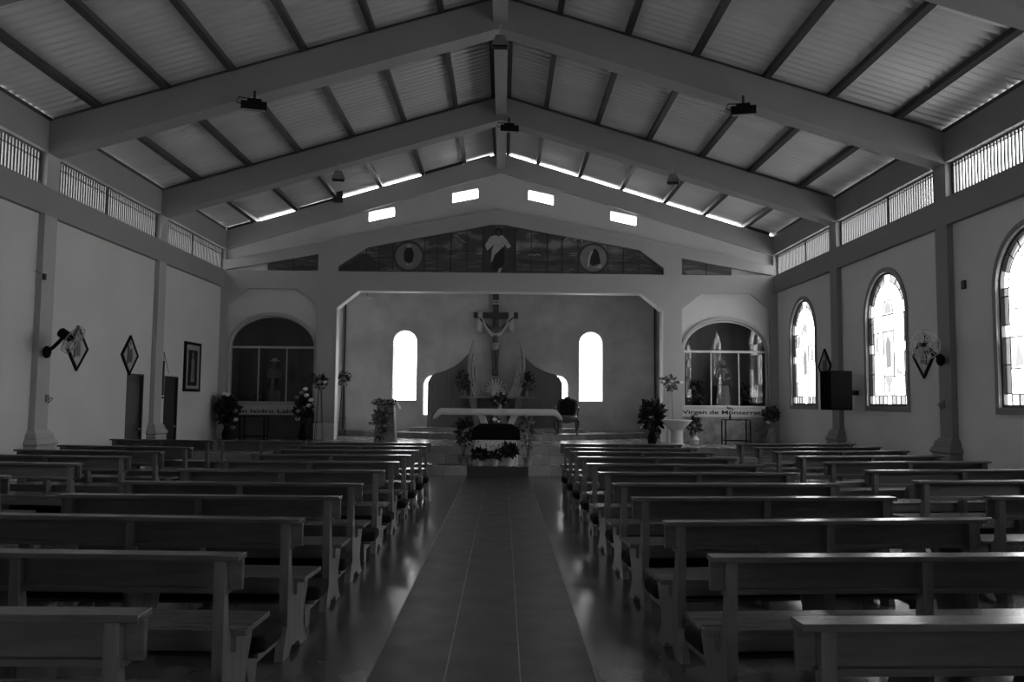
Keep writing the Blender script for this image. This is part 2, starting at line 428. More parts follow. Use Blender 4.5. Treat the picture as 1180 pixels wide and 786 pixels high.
# ------------------------------------------------------------------ windows of the wall on the window side
def stained(idx, yc, sg=1):
    t = bpy.data.objects.new('window_%d' % idx, None); C.objects.link(t); t['kind'] = 'structure'; t.location = (sg * (PW + .055), yc, 1.62); t.rotation_euler = (0, 0, 0 if sg > 0 else PI)
    hw, sp, ap = .81, 1.74, 2.55
    fn = lambda u, v, d: (d, u, v)
    fr = MB(); slab(fr, [arch(0, hw, 0, sp, ap, 28), arch(0, hw - .045, .04, sp, ap - .045, 28)], -.03, .03, fn)
    fr.build('window_frame', 'came', t)
    tr = MB(); slab(tr, [arch(0, hw + .09, -.10, sp, ap + .09, 28), arch(0, hw, 0, sp, ap, 28)], -.08, -.05, fn)
    tr.build('window_trim', 'band', t)
    # panes
    g = MB(); cm = MB()
    r = .009
    def pane(poly, mi):
        g.mi = mi; vs = [g.bm.verts.new((0, u, v)) for u, v in poly]; g.face(vs)
    def line(a, b, rr=r): cm.tube([(0, *a), (0, *b)], rr, 5)
    hi, bw = hw - .04, .15     # glass half width, border width
    IN = hi - bw; sc_in = IN / hi; H = ap - .04
    # border verticals, cells
    cuts = [.03, .20, .62, 1.02, 1.20, 1.62, sp]
    cols = [0, 2, 3, 0, 2, 3]
    for s in (-1, 1):
        for k in range(6):
            c = cols[(k + 0) % 6]
            pane([(s * IN, cuts[k]), (s * hi, cuts[k]), (s * hi, cuts[k + 1]), (s * IN, cuts[k + 1])], c)
            line((s * IN, cuts[k + 1]), (s * hi, cuts[k + 1]))
        line((s * IN, .03), (s * IN, sp))
    # bottom row
    n = 7
    for k in range(n):
        a = -IN + 2 * IN * k / n; b = -IN + 2 * IN * (k + 1) / n
        pane([(a, .03), (b, .03), (b, .20), (a, .20)], [2, 3, 2, 0, 3, 2, 3][k]); line((a, .03), (a, .2))
    line((-hi, .20), (hi, .20))
    # main field
    xs = [-IN, -.21, .21, IN]
    rows = [.20, .56, 1.02 if idx % 2 else 1.0, 1.42, sp]
    for k in range(4):
        for j in range(3):
            if j == 1 and k in (1, 2): continue
            pane([(xs[j], rows[k]), (xs[j + 1], rows[k]), (xs[j + 1], rows[k + 1]), (xs[j], rows[k + 1])], 1 if (k + j + idx) % 3 == 0 else 0)
        for s in (-1, 1): line((s * .21, rows[k + 1]), (s * IN, rows[k + 1]))
    pane([(-.21, .56), (.21, .56), (.21, 1.42), (-.21, 1.42)], 1)
    for s in (-1, 1): line((s * .21, .2), (s * .21, sp))
    line((-.21, .56), (.21, .56)); line((-.21, 1.42), (.21, 1.42)); line((-.21, sp), (.21, sp)); line((-hi, sp), (hi, sp))
    # tinted ornaments drawn in the glass (slightly in front)
    g2 = MB()
    def orn(poly, mi=0):
        g2.mi = mi; g2.face([g2.bm.verts.new((-.004, u, v)) for u, v in poly])
    for s in (-1, 1):
        orn([(s * .28, 1.70), (s * .50, 1.66), (s * .50, 1.50), (s * .42, 1.34), (s * .33, 1.5)])
        orn([(s * .30, .62), (s * .52, .58), (s * .44, .95)])
        orn([(s * .40, 1.05), (s * .52, 1.05), (s * .52, 1.33), (s * .40, 1.33)])
    orn([(-.17, .54), (.17, .54), (.05, .38), (.05, .26), (-.05, .26), (-.05, .38)])
    orn([(-.10, .75), (.08, .72), (.12, 1.15), (.03, 1.36), (-.10, 1.2)], 1)
    # head of the arch: ring cells, rays and small arch
    N = 9
    def e(a, k): return (hi * k * math.cos(a), sp + (H - sp) * k * math.sin(a))
    kin = .80
    for k in range(N):
        a0, a1 = PI * k / N, PI * (k + 1) / N
        q = [e(a0 + (a1 - a0) * i / 4, 1) for i in range(5)] + [e(a1 - (a1 - a0) * i / 4, kin) for i in range(5)]
        pane(q, 0 if k in (0, 4, 8) else 2); 
        if k: line(e(a0, kin), e(a0, 1))
        cm.tube([(0, *e(a0 + (a1 - a0) * i / 4, kin)) for i in range(5)], r, 5)
    sm = lambda a: (.21 * math.cos(a), sp + .30 * math.sin(a))
    pane([sm(PI * i / 12) for i in range(13)], 1)
    orn([(.14 * math.cos(PI * i / 10), sp + .03 + .2 * math.sin(PI * i / 10)) for i in range(11)])
    cm.tube([(0, *sm(PI * i / 12)) for i in range(13)], r, 5)
    angs = [0, PI * .3, PI * .5, PI * .7, PI]
    for a0, a1 in zip(angs, angs[1:]):
        q = [e(a0 + (a1 - a0) * i / 6, kin) for i in range(7)] + [sm(a1 - (a1 - a0) * i / 6) for i in range(7)]
        pane(q, 0)
    for a in angs[1:-1]: line(sm(a), e(a, kin))
    g.build('window_pane', ['pane_clear', 'pane_milk', 'pane_tint', 'pane_mid'], t)
    g2.build('window_ornament', ['orn_light', 'orn_mid'], t)
    cm.build('window_lead', 'came', t)
for i, yc in enumerate((20.0, 15.65, 11.25, 6.75)): stained(i + 1, yc)

for i, yc in enumerate((6.75,)): stained(40 + i, yc, -1)  # unseen window added on this side to light the facing wall
for yc in (6.75,): PORT.append(((-PW - .2, yc, 2.9), (1, 0, 0), 1.62, 2.56))  # portal of the added window
# windows of the back wall
def plain_window(idx, cx, hw, z0, sp, ap):
    t = bpy.data.objects.new('window_%d' % idx, None); C.objects.link(t); t['kind'] = 'structure'; t.location = (cx, BY + .12, z0)
    fn = lambda u, v, d: (u, d, v)
    fr = MB(); slab(fr, [arch(0, hw, 0, sp - z0, ap - z0), arch(0, hw - .02, .02, sp - z0, ap - z0 - .02)], -.02, .02, fn)
    for k in range(1, 5): fr.box((-hw, -.006, (sp - z0) * k / 4 - .004), (hw, .006, (sp - z0) * k / 4 + .004))
    fr.box((-hw + .09, -.006, 0), (-hw + .10, .006, sp - z0)); fr.box((hw - .10, -.006, 0), (hw - .09, .006, sp - z0))
    fr.build('window_frame', 'white_trim', t)
    g = MB(); g.prism(arch(0, hw - .01, 0, sp - z0, ap - z0 - .01), fn, -.002, .002); g.build('window_pane', 'pane_clear', t)
    g = MB(); zc = (sp - z0) * .45
    for poly in ([(-.10, zc - .18), (0, zc), (-.08, zc + .18), (.02, zc + .12), (.08, zc + .2), (.05, zc), (.09, zc - .2), (0, zc - .06)],):
        g.face([g.bm.verts.new((u, -.006, v)) for u, v in poly])
    if hw > .34: g.build('window_ornament', 'orn_mid', t)
    else: g.bm.free()
plain_window(6, -2.87, .36, 1.63, 3.40, 3.76); plain_window(7, 2.75, .36, 1.65, 3.40, 3.77)
plain_window(8, -1.98, .32, 1.2, 2.1, 2.42); plain_window(9, 1.75, .32, 1.2, 2.1, 2.44)

# doors in the windowless wall
for i, y in enumerate((16.56, 18.39)):
    t = bpy.data.objects.new('door_%d' % (i + 1), None); C.objects.link(t); t['kind'] = 'structure'; t.location = (-PW - .05, y, 0)
    d = MB().box((-.05, 0.02, 0.01), (0, .74, 2.11))
    for z0, z1 in ((.15, .95), (1.1, 1.95)): d.box((0, .12, z0), (.012, .64, z1))
    d.build('door_leaf', 'door', t, bevel=.004)
    f = MB().box((-.06, -.0, 0), (.06, .03, 2.13)).box((-.06, .73, 0), (.06, .76, 2.13)).box((-.06, 0, 2.10), (.06, .76, 2.13)); f.build('door_frame', 'door', t)
    MB().ball((.04, .67, 1.0), .03).build('door_knob', 'gold', t, smooth=True)

# ------------------------------------------------------------------ pews
def make_pew(L, n_letters=None):
    t = bpy.data.objects.new('pew', None); C.objects.link(t)
    h = L / 2
    MB().box((-h, -.065, .850), (h, .055, .878)).build('top_rail', 'wood_polished', t, bevel=.004)
    MB().box((-h + .005, .004, .70), (h - .005, .034, .852)).build('backrest', 'wood', t, bevel=.003)
    MB().box((-h + .06, -.028, .685), (h - .06, .034, .712)).build('back_batten', 'wood', t, bevel=.003)
    MB().box((-h, .07, .455), (h, .46, .485)).build('seat', 'wood_polished', t, bevel=.004)
    MB().box((-h + .05, .075, .375), (h - .05, .10, .455)).build('apron', 'wood', t, bevel=.003)
    prof = [(-.055, .85), (.004, .85), (.004, .70), (.035, .50), (.09, .456), (.40, .456), (.385, .36), (.32, .24), (.31, .15), (.36, .06), (.42, .0), (.26, .0), (.20, .05),
            (.06, .05), (.02, 0), (-.12, 0), (-.10, .07), (-.04, .20), (-.05, .50)]
    for x in (-h + .10, 0, h - .10):
        MB().prism(prof, lambda u, v, d, x=x: (x + d, u, v), -.028, .028).build('support', 'wood_upright', t, bevel=.003)
    k = MB().box((-h + .04, -.66, .19), (h - .04, -.36, .215)); k.build('kneeler', 'wood', t, bevel=.003)
    k = MB().box((-h, -.67, .215), (h, -.35, .315)); k.build('kneeler_cushion', 'cushion', t, bevel=.03)
    for x in (-h + .14, h - .14):
        k = MB().prism([(-.60, 0), (-.48, 0), (-.44, .19), (-.64, .19)], lambda u, v, d, x=x: (x + d, u, v), -.025, .025)
        k.prism([(-.60, .10), (-.06, .10), (-.06, .15), (-.60, .15)], lambda u, v, d, x=x: (x + d, u, v), -.02, .02)
        k.build('kneeler_leg', 'wood_upright', t, bevel=.002)
    return t
def set_pew(src, xl, yl, xr, yr, label, group, first):
    t = src if first else copy_tree(src)
    t.location = ((xl + xr) / 2, (yl + yr) / 2, 0); t.rotation_euler = (0, 0, math.atan2(yr - yl, xr - xl))
    tag(t, label, 'pew', group); return t
ordn = ['front', 'second', 'third', 'fourth', 'fifth', 'sixth', 'seventh', 'eighth', 'ninth', 'tenth', 'rearmost']
innerL = [(15.1, 15.1), (14.0, 14.04), (12.82, 12.88), (11.72, 11.76), (10.46, 10.44), (9.15, 9.17), (7.78, 7.72), (6.72, 6.70), (5.58, 5.45), (4.28, 4.21), (3.08, 3.08)]
innerR = [(15.3, 15.3), (14.08, 14.1), (12.98, 13.0), (11.72, 11.74), (10.44, 10.46), (9.18, 9.34), (7.96, 8.10), (6.80, 7.0), (5.46, 5.72), (4.26, 4.40), (3.02, 3.10)]
base = make_pew(2.24); first = True
for i, (yl, yr) in enumerate(innerL):
    set_pew(base, -3.42, yl, -1.18, yr, 'wooden pew along the aisle, windowless side, %s in its column from the altar' % ordn[i], 'pews along the aisle, windowless side', first); first = False
for i, (yl, yr) in enumerate(innerR):
    set_pew(base, 1.16, yl, 3.40, yr, 'wooden pew along the aisle, stained window side, %s in its column from the altar' % ordn[i], 'pews along the aisle, window side', False)
wide = make_pew(2.5); first = True
outR = [(4.62, 15.9, 7.0, 16.35), (4.56, 14.68, 7.0, 15.15), (4.48, 13.46, 6.93, 13.98), (4.42, 12.25, 6.9, 12.8), (4.40, 11.1, 6.88, 11.55), (4.38, 9.78, 6.86, 10.15), (4.32, 8.5, 6.8, 8.8), (4.24, 7.1, 6.74, 7.3)]
WORDS = {5: 'EL SOTOLERO', 6: 'DONADO', 7: 'D.P. ROSALES'}
for i, (a, b, c, d) in enumerate(outR):
    p = set_pew(wide, a, b, c, d, 'dark outer pew below the stained windows, %s in its column from the altar' % (ordn[i] if i < 7 else 'rearmost'), 'outer pews below the windows', first); first = False
for i, (a, b, c, d) in enumerate(outR):
    for row, word, u0, size in ((5, 'DONADO', -.72, .062), (5, 'EL SOTOLERO', -.22, .066), (6, 'D.P. ROSALES', -.36, .085), (7, 'COTO', -.85, .08)):
        if row != i: continue
        p = [o for o in C.objects if o.name.startswith('pew') and o.type == 'EMPTY' and abs(o.location.y - (b + d) / 2) < 1e-4 and o.location.x > 4][0]
        tm = MB(); text_mesh(tm, word, size, .003, lambda u, v, w: (u + u0, .073 + w, .415 + v), sx=1.1, bold=.001); tm.build('lettering', 'letter', p)
outL = [(-7.05, 13.5, -4.76, 13.16), (-7.03, 12.32, -4.78, 12.04), (-7.0, 11.2, -4.77, 10.94), (-7.0, 10.0, -4.9, 9.80), (-6.95, 8.35, -4.74, 8.2), (-6.95, 7.1, -4.7, 7.0)]
fL = make_pew(2.28); first = True
for i, (a, b, c, d) in enumerate(outL):
    set_pew(fL, a, b, c, d, 'dark outer pew along the windowless wall, %s in its column counting from the doors' % ['front', 'second', 'third', 'fourth', 'fifth', 'rearmost'][i], 'outer pews by the windowless wall', first); first = False
sL = make_pew(2.0)
set_pew(sL, -7.2, 15.62, -5.2, 15.36, 'dark short pew in the very front row, against the wall with the doors', 'front bench row, windowless side', True)
sm_ = make_pew(1.62)
set_pew(sm_, -5.14, 15.40, -3.52, 15.40, 'short front row pew before the saint case, beside the aisle column', 'front bench row, windowless side', True)

# ------------------------------------------------------------------ plants and flowers
def leaves(mb, c, r, n, size, sz=1.0, up=.3):
    c = Vector(c)
    for _ in range(n):
        d = Vector((random.gauss(0, 1), random.gauss(0, 1), random.gauss(0, 1) + up)).normalized()
        p = c + Vector((d.x * r, d.y * r, d.z * r * sz)) * random.uniform(.25, 1.0)
        a = (d + Vector((random.uniform(-.6, .6), random.uniform(-.6, .6), random.uniform(-.5, .5)))).normalized(); b = a.orthogonal().normalized()
        b = Matrix.Rotation(random.uniform(0, 2 * PI), 3, a) @ b; s = size * random.uniform(.6, 1.25); nrm = a.cross(b)
        v = [mb.bm.verts.new(q) for q in (p, p + a * s * .5 + b * s * .26 + nrm * s * .05, p + a * s, p + a * s * .5 - b * s * .26 + nrm * s * .05)]
        mb.face([v[0], v[1], v[2]]); mb.face([v[0], v[2], v[3]])
    return mb
def blossom(parent, c, r, mat, name='blossom'):
    m = MB(); c = Vector(c)
    for ring, (n, k) in enumerate(((7, 1.0), (6, .7), (4, .4))):
        for i in range(n):
            a = 2 * PI * i / n + ring * .5
            d = Vector((math.cos(a), math.sin(a) * .9, .35 + ring * .45)).normalized(); d = Matrix.Rotation(PI / 3.2, 3, 'X') @ d
            m.ball(c + d * r * .55 * k, r * .42, 1, 1, .6, 8)
    return m.build(name, mat, parent, smooth=True)
def bouquet(root, c, r, nl, leafsize, flowers, mat='leaf', sz=1.0, fr=.06):
    leaves(MB(), c, r, nl, leafsize, sz).build('foliage', mat, root)
    for dx, dz, mt in flowers: blossom(root, (c[0] + dx, c[1] - r * .55, c[2] + dz), fr, mt)
def stem(root, pts, r=.008, name='stem', mat='leaf'): return MB().tube(pts, r, 6).build(name, mat, root)
def pot(root, c, r, h, mat, name='pot'):
    return MB().lathe([(r * .7, 0), (r * .95, h * .85), (r * 1.08, h * .86), (r * 1.08, h), (r * .9, h), (r * .85, h * .8)], c, 20).build(name, mat, root, smooth=True)

def flower_stand(loc, H, label, flowers, dark='leaf', spread=.13, group=None):
    t = thing('flower_stand', label, 'flower stand', loc, group=group)
    for k in range(4):
        a = PI / 4 + k * PI / 2
        MB().tube([(spread * math.cos(a), spread * math.sin(a), 0), (.045 * math.cos(a), .045 * math.sin(a), H)], .009, 6).build('leg', 'iron' if dark == 'leaf' else 'gold', t)
    MB().lathe([(.11, H * .35), (.11, H * .35 + .015)], n=20).build('shelf', 'iron', t)
    MB().lathe([(.05, H - .02), (.09, H + .1), (.08, H + .1), (.05, H)], n=16).build('bowl', 'stone', t, smooth=True)
    bouquet(t, (0, 0, H + .2), .19, 150, .10, flowers, dark)
    return t
flower_stand((-4.60, 21.35, .6), 1.30, 'tall flower stand with a pale bloom, against the plaster pier beside the dark saint case', [(.14, -.02, 'petal_white'), (0, .1, 'petal_grey'), (-.08, -.05, 'petal_grey')])
flower_stand((-4.50, 23.9, .60), 1.45, 'slender iron flower stand inside the chancel, in the corner behind the opening', [(.0, .08, 'petal_dark'), (.05, 0, 'petal_grey')])
fs = flower_stand((4.42, 21.35, .6), 1.36, 'pale legged flower stand with white and grey blooms rising behind the baptismal font', [(-.2, .02, 'petal_white'), (.02, .03, 'petal_white'), (.26, 0, 'petal_white'), (-.28, .1, 'petal_grey')], 'leaf_pale')

def floor_bouquet(loc, label, H, r, flowers, name='flower_arrangement', leafm='leaf', sz=1.5, n=420, ls=.13, vase='black', fr=.075):
    t = thing(name, label, 'flowers', loc)
    MB().lathe([(.10, 0), (.13, .12), (.07, H * .45), (.10, H * .55), (.085, H * .55), (.06, H * .5)], n=20).build('vase', vase, t, smooth=True)
    bouquet(t, (0, 0, H), r, n, ls, flowers, leafm, sz, fr)
    return t
floor_bouquet((-6.98, 21.45, .6), 'dark leafy floor arrangement with scattered white blooms in the corner by the windowless wall', .72, .24,
              [(-.05, .45, 'petal_white'), (-.20, .38, 'petal_grey'), (.04, .42, 'petal_white'), (-.1, .22, 'petal_white'), (-.06, -.08, 'petal_white'), (.26, -.22, 'petal_white'), (.25, .0, 'petal_grey'), (.2, -.42, 'petal_grey')], n=560, ls=.16)
floor_bouquet((-5.02, 21.45, .6), 'floor arrangement with many white round blooms at the end of the San Isidro banner', .78, .20,
              [(.05, .52, 'petal_white'), (-.05, .42, 'petal_grey'), (.08, .36, 'petal_white'), (-.16, .3, 'petal_grey'), (.2, .24, 'petal_white'), (.15, .1, 'petal_white'), (-.12, -.05, 'petal_white'), (-.13, -.24, 'petal_white')], n=420, ls=.14)
floor_bouquet((3.92, 21.2, .6), 'tall dark leafy plant in a dark vase at the chancel opening edge', .68, .26,
              [(-.1, .2, 'petal_dark')], n=420, ls=.2, sz=1.3)
floor_bouquet((4.95, 21.0, .6), 'dark leafy plant in a pale vase close behind the baptismal font', .46, .13, [(-.05, .1, 'petal_dark')], n=150, ls=.13, vase='ceramic')
floor_bouquet((7.0, 21.3, .6), 'round bushy dark arrangement on a pale vase in the corner by the stained windows', .76, .20, [(.02, .1, 'petal_dark'), (-.12, -.2, 'petal_grey')], n=420, ls=.10, sz=.95, vase='stone')

# ------------------------------------------------------------------ saint cases
def case(s, label):
    t = thing('display_case', label, 'display case', (s * AC, F + .17, 1.55))
    f = MB(); a = .03
    slab(f, [arch(0, 1.11, 0, 1.47, 2.28, 28), arch(0, 1.08, .03, 1.47, 2.25, 28)], -.02, .02, XZ)
    f.box((-1.10, -.025, 1.43), (1.10, .025, 1.49)); f.build('case_frame', 'frame_paint' if s < 0 else 'white_trim', t)
    for x in (-.37, .37): MB().box((x - .014, -.022, .02), (x + .014, .022, 1.44)).build('mullion', 'frame_paint' if s < 0 else 'white_trim', t)
    g = MB(); g.prism(arch(0, 1.09, .02, 1.47, 2.26, 28), XZ, -.003, .003); g.build('glazing', 'case_glass', t)
    return t
case(-1, 'arched glass case in the dark alcove by the windowless wall, holding a hatted saint')
case(1, 'arched glass case by the stained windows, with window reflections and a veiled statue inside')
def statue(loc, label, H, robe, cape, hat=False, veil=False, child=False):
    t = thing('saint_statue', label, 'statue', loc)
    MB().box((-.30 if veil else -.2, -.16, 0), (.30 if veil else .2, .16, .09)).build('plinth', 'white_paint' if veil else 'wood_dark', t, bevel=.006)
    b = MB(); z = .09
    b.lathe([(H * .15, z), (H * .145, z + H * .1), (H * .115, z + H * .35), (H * .085, z + H * .55), (H * .11, z + H * .70), (H * .10, z + H * .78), (H * .035, z + H * .83), (H * .035, z + H * .86)], n=36, sx=1.05, sy=.8, fold=.05)
    b.ball((0, -.01, z + H * .92), H * .062, .9, 1, 1.25)
    for sg in (-1, 1):
        b.tube([(sg * H * .10, 0, z + H * .76), (sg * H * .14, -.03, z + H * .60), (sg * H * .05, -H * .12, z + H * .56)], [H * .04, H * .035, H * .022], 10)
        b.ball((sg * H * .04, -H * .125, z + H * .56), H * .022)
    b.ball((0, -H * .065, z + H * .915), H * .012)
    b.build('figure', robe, t, smooth=True)
    if hat: MB().lathe([(H * .13, z + H * .965), (H * .13, z + H * .975), (H * .07, z + H * .98), (H * .06, z + H * 1.03), (0, z + H * 1.04)], n=20).build('hat', 'petal_white', t, smooth=True)
    if veil:
        v = MB().lathe([(H * .22, z + H * .42), (H * .20, z + H * .6), (H * .13, z + H * .8), (H * .085, z + H * .95), (H * .05, z + H * 1.01), (0, z + H * 1.02)], (0, .03, 0), 36, sx=1, sy=.6, fold=.05)
        v.build('veil', cape, t, smooth=True)
        MB().lathe([(H * .05, z + H * 1.0), (H * .065, z + H * 1.08), (H * .05, z + H * 1.06)], (0, .02, 0), 12).build('crown', 'gold', t)
    else:
        v = MB().lathe([(H * .19, z + H * .25), (H * .14, z + H * .55), (H * .12, z + H * .78), (H * .05, z + H * .83)], (0, .02, 0), 32, sx=1, sy=.6, fold=.05)
        v.build('cloak', cape, t, smooth=True)
    if child:
        c = MB().lathe([(.05, 0), (.045, .14), (.05, .2), (.02, .24)], (-.06, -H * .16, z + H * .52), 14).ball((-.06, -H * .16, z + H * .52 + .29), .042)
        c.build('child_figure', 'robe_white', t, smooth=True)
    return t
statue((-6.12, 22.6, 1.5), 'dark standing saint statue wearing a pale hat behind the middle pane of the dark case', 1.12, 'robe_mid', 'robe_dark', hat=True)
statue((6.12, 22.6, 1.5), 'pale veiled virgin statue holding a child behind the middle pane of the reflecting case', 1.26, 'robe_white', 'petal_grey', veil=True, child=True)
floor_bouquet((5.42, 22.75, 1.5), 'dark flower bunch standing inside the glass case beside the veiled statue', .45, .20, [(-.1, .1, 'petal_grey'), (.08, .2, 'petal_grey'), (.05, -.1, 'petal_grey')], n=260, ls=.1)
floor_bouquet((6.78, 22.75, 1.5), 'smaller flower bunch inside the glass case, on the stained window side of the statue', .4, .16, [(-.05, .05, 'petal_grey'), (.08, -.06, 'petal_grey')], n=160, ls=.1)
floor_bouquet((-6.45, 22.45, 1.5), 'low dim flowers inside the dark case at the feet of the hatted saint', .14, .10, [(0, .05, 'petal_grey')], n=70, ls=.07)

def banner(x0, x1, zc, h, txt, sx, size, label, orn):
    t = thing('banner', label, 'banner', ((x0 + x1) / 2, F + .03, zc))
    L = (x1 - x0) / 2
    m = MB(); m.grid(lambda u, v: (-L + 2 * L * u, .006 * math.sin(u * 18), -h / 2 + h * v), 30, 3); m.build('cloth', 'paper', t, solid=.004)
    tm = MB(); text_mesh(tm, txt, size, .003, lambda u, v, w: (u - (.07 if orn else 0), -.012 + w, v - .02), sx=sx, bold=size * .02); tm.build('lettering', 'ink', t)
    if orn:
        o = MB(); n = 26
        for k in range(n):
            u = -L + .06 + (2 * L - .12) * k / n
            o.tube([(u, -.01, h / 2 - .035), (u + .03, -.01, h / 2 - .055), (u + .055, -.01, h / 2 - .035)], .006, 5)
        o.build('ornament_border', 'petal_grey', t)
    return t
banner(-6.80, -4.98, 1.34, .22, 'San Isidro Labrador', 2.0, .135, 'white cloth banner reading San Isidro Labrador under the dark saint case', False)
banner(4.82, 7.05, 1.42, .28, 'Virgen de Monserrat', 1.75, .14, 'white banner reading Virgen de Monserrat under the reflecting glass case', True)

def iron_table(x, y, w, d, h, label):
    t = thing('side_table', label, 'table', (x, y, .6))
    MB().box((-w / 2, -d / 2, h - .02), (w / 2, d / 2, h)).build('table_top', 'black', t, bevel=.003)
    for sx in (-1, 1):
        for sy in (-1, 1): MB().box((sx * w / 2 - .014, sy * d / 2 - .014, 0), (sx * w / 2 + .014, sy * d / 2 + .014, h - .02)).build('leg', 'black', t)
    MB().box((-w / 2, -d / 2 - .008, .1), (w / 2, -d / 2 + .008, .12)).box((-w / 2, d / 2 - .008, .1), (w / 2, d / 2 + .008, .12)).build('stretcher', 'black', t)
    return t
iron_table(5.98, 20.9, .62, .36, .64, 'thin black iron table under the Monserrat banner')
iron_table(-6.12, 20.9, .60, .36, .62, 'thin dark iron table under the San Isidro banner')
t = thing('rose', 'single small bloom in a slim bottle on the iron table by the Monserrat banner', 'flower', (5.82, 20.85, 1.24))
MB().lathe([(.022, 0), (.025, .08), (.010, .12), (.010, .16)], n=12).build('bottle', 'black', t, smooth=True)
stem(t, [(0, 0, .1), (0, 0, .24)]); blossom(t, (0, 0, .27), .04, 'petal_grey'); leaves(MB(), (0, 0, .24), .06, 20, .06).build('foliage', 'leaf', t)

# baptismal font
t = thing('baptismal_font', 'white pedestal baptismal font with a wide conical basin before the pier', 'font', (4.42, 20.6, .6))
MB().lathe([(.06, .36), (.17, .38), (.30, .52), (.36, .585), (.375, .60), (.375, .625), (.34, .625), (.30, .57), (.10, .5)], n=40).build('basin', 'ceramic', t, smooth=True)
MB().lathe([(.20, 0), (.20, .03), (.15, .06), (.135, .30), (.17, .385)], n=32).build('pedestal', 'ceramic', t, smooth=True)

# ------------------------------------------------------------------ altar
t = thing('altar_table', 'long altar table on splayed white legs in the centre of the chancel', 'altar', (CX + .08, 20.3, .6))
MB().box((-1.38, -.42, .775), (1.38, .42, .845)).build('table_top', 'white_paint', t, bevel=.006)
for s in (-1, 1):
    MB().hexa([(s * .27 - .07, -.25, .38), (s * .27 + .07, -.25, .38), (s * .27 + .07, .25, .38), (s * .27 - .07, .25, .38),
               (s * .44 - .09, -.28, .775), (s * .44 + .09, -.28, .775), (s * .44 + .09, .28, .775), (s * .44 - .09, .28, .775)]).build('leg', 'white_paint', t, bevel=.005)
MB().box((-.42, -.28, 0), (.42, .28, .36)).box((-.47, -.31, .36), (.47, .31, .39)).build('base', 'white_paint', t, bevel=.006)
cl = MB()
def clothf(u, v):
    x = -1.47 + 2.94 * u; y = -.46 + .92 * v
    ex = max(0, abs(x) - 1.39); ey = max(0, abs(y) - .42)
    return (x, y, .85)
xs = [-1.5, -1.46, -1.42, -1.39] + [-1.39 + 2.78 * i / 50 for i in range(1, 50)] + [1.39, 1.42, 1.46, 1.5]
ysl = [-4, -3, -2, -1, 0, 1, 2, 3, 4]
def cp(i, j):
    x = xs[i]; n = len(xs); x = max(-1.40, min(1.40, x)); hang = {-4: .145, -3: .07, 4: .145, 3: .07}.get(j, 0)
    y = {-4: -.445, -3: -.44, -2: -.43, -1: -.2, 0: 0, 1: .2, 2: .43, 3: .44, 4: .445}[j]
    z = .852 - hang
    ends = {0: 3, 1: 2, 2: 1}.get(i, {n - 1: 3, n - 2: 2, n - 3: 1}.get(i, 0))
    if ends:
        s = -1 if i < 5 else 1; z -= ends * .035 * (1.3 if abs(j) > 2 else 1); x = s * (1.40 + ends * .03 + (.02 * ends if abs(j) > 2 else 0))
    if hang: y += (.010 * math.sin(x * 23)) * (1 if hang > .1 else .5)
    return (x, y, z)
vv = [[cl.bm.verts.new(cp(i, j)) for j in ysl] for i in range(len(xs))]
for i in range(len(xs) - 1):
    for j in range(8): cl.face([vv[i][j], vv[i + 1][j], vv[i + 1][j + 1], vv[i][j + 1]])
o = cl.build('altar_cloth', 'white_cloth', smooth=True, solid=.005); o.location = (CX + .08, 20.3, .6)
tag(o, 'white cloth lying on the altar table, flared at both ends', 'altar cloth')

# draped stand in front of the altar
t = thing('draped_stand', 'low stand under a white floral cloth on the first altar step', 'table', (CX + .05, 18.92, .2))
m = MB(); n = 60; per_pts = []
for k in range(n):
    a = 2 * PI * k / n; c_, s_ = math.cos(a), math.sin(a); e_ = 5
    rx = abs(c_) ** (2 / e_) * (1 if c_ > 0 else -1); ry = abs(s_) ** (2 / e_) * (1 if s_ > 0 else -1); per_pts.append((rx, ry, a))
rings = []
for z, kx, f in ((0, .50, .02), (.3, .49, .012), (.55, .475, .002), (.57, .47, 0)):
    rings.append([m.bm.verts.new((rx * (kx + f * math.sin(11 * a)), ry * (.17 + f * math.sin(9 * a)), z)) for rx, ry, a in per_pts])
for i in range(3):
    for k in range(n): m.face([rings[i][k], rings[i][(k + 1) % n], rings[i + 1][(k + 1) % n], rings[i + 1][k]])
m.face(rings[-1]); m.build('cloth', 'lace', t, smooth=True)
pat = MB()
for k in range(26):
    x = random.uniform(-.42, .42); z = random.uniform(.28, .54)
    pat.ball((x, -.178 - .004, z), .016, 1, .3, 1, 6)
    pat.tube([(x, -.178, z), (x + random.uniform(-.04, .04), -.182, z - .05)], .004, 4)
pat.build('print', 'leaf', t)
t = thing('black_draped_box', 'wide box shape under a black cloth on top of the floral stand before the altar', 'draped box', (CX + .05, 18.92, .772))
m = MB()
m.hexa([(-.56, -.21, .0), (.56, -.21, .0), (.56, .21, .0), (-.56, .21, .0), (-.54, -.19, .24), (.54, -.19, .24), (.54, .17, .24), (-.54, .17, .24)])
m.hexa([(-.54, -.19, .24), (.54, -.19, .24), (.54, .17, .24), (-.54, .17, .24), (-.36, -.1, .36), (.36, -.1, .36), (.36, .1, .36), (-.36, .1, .36)])
m.build('cloth', 'black_cloth', t, bevel=.03)
t = thing('flower_posy', 'small pale posy lying on the black draped box before the altar', 'flowers', (CX + .02, 18.86, 1.135))
leaves(MB(), (0, 0, .05), .10, 60, .08).build('foliage', 'leaf', t); blossom(t, (0, -.10, .09), .06, 'petal_white'); blossom(t, (.09, -.08, .05), .04, 'petal_white')

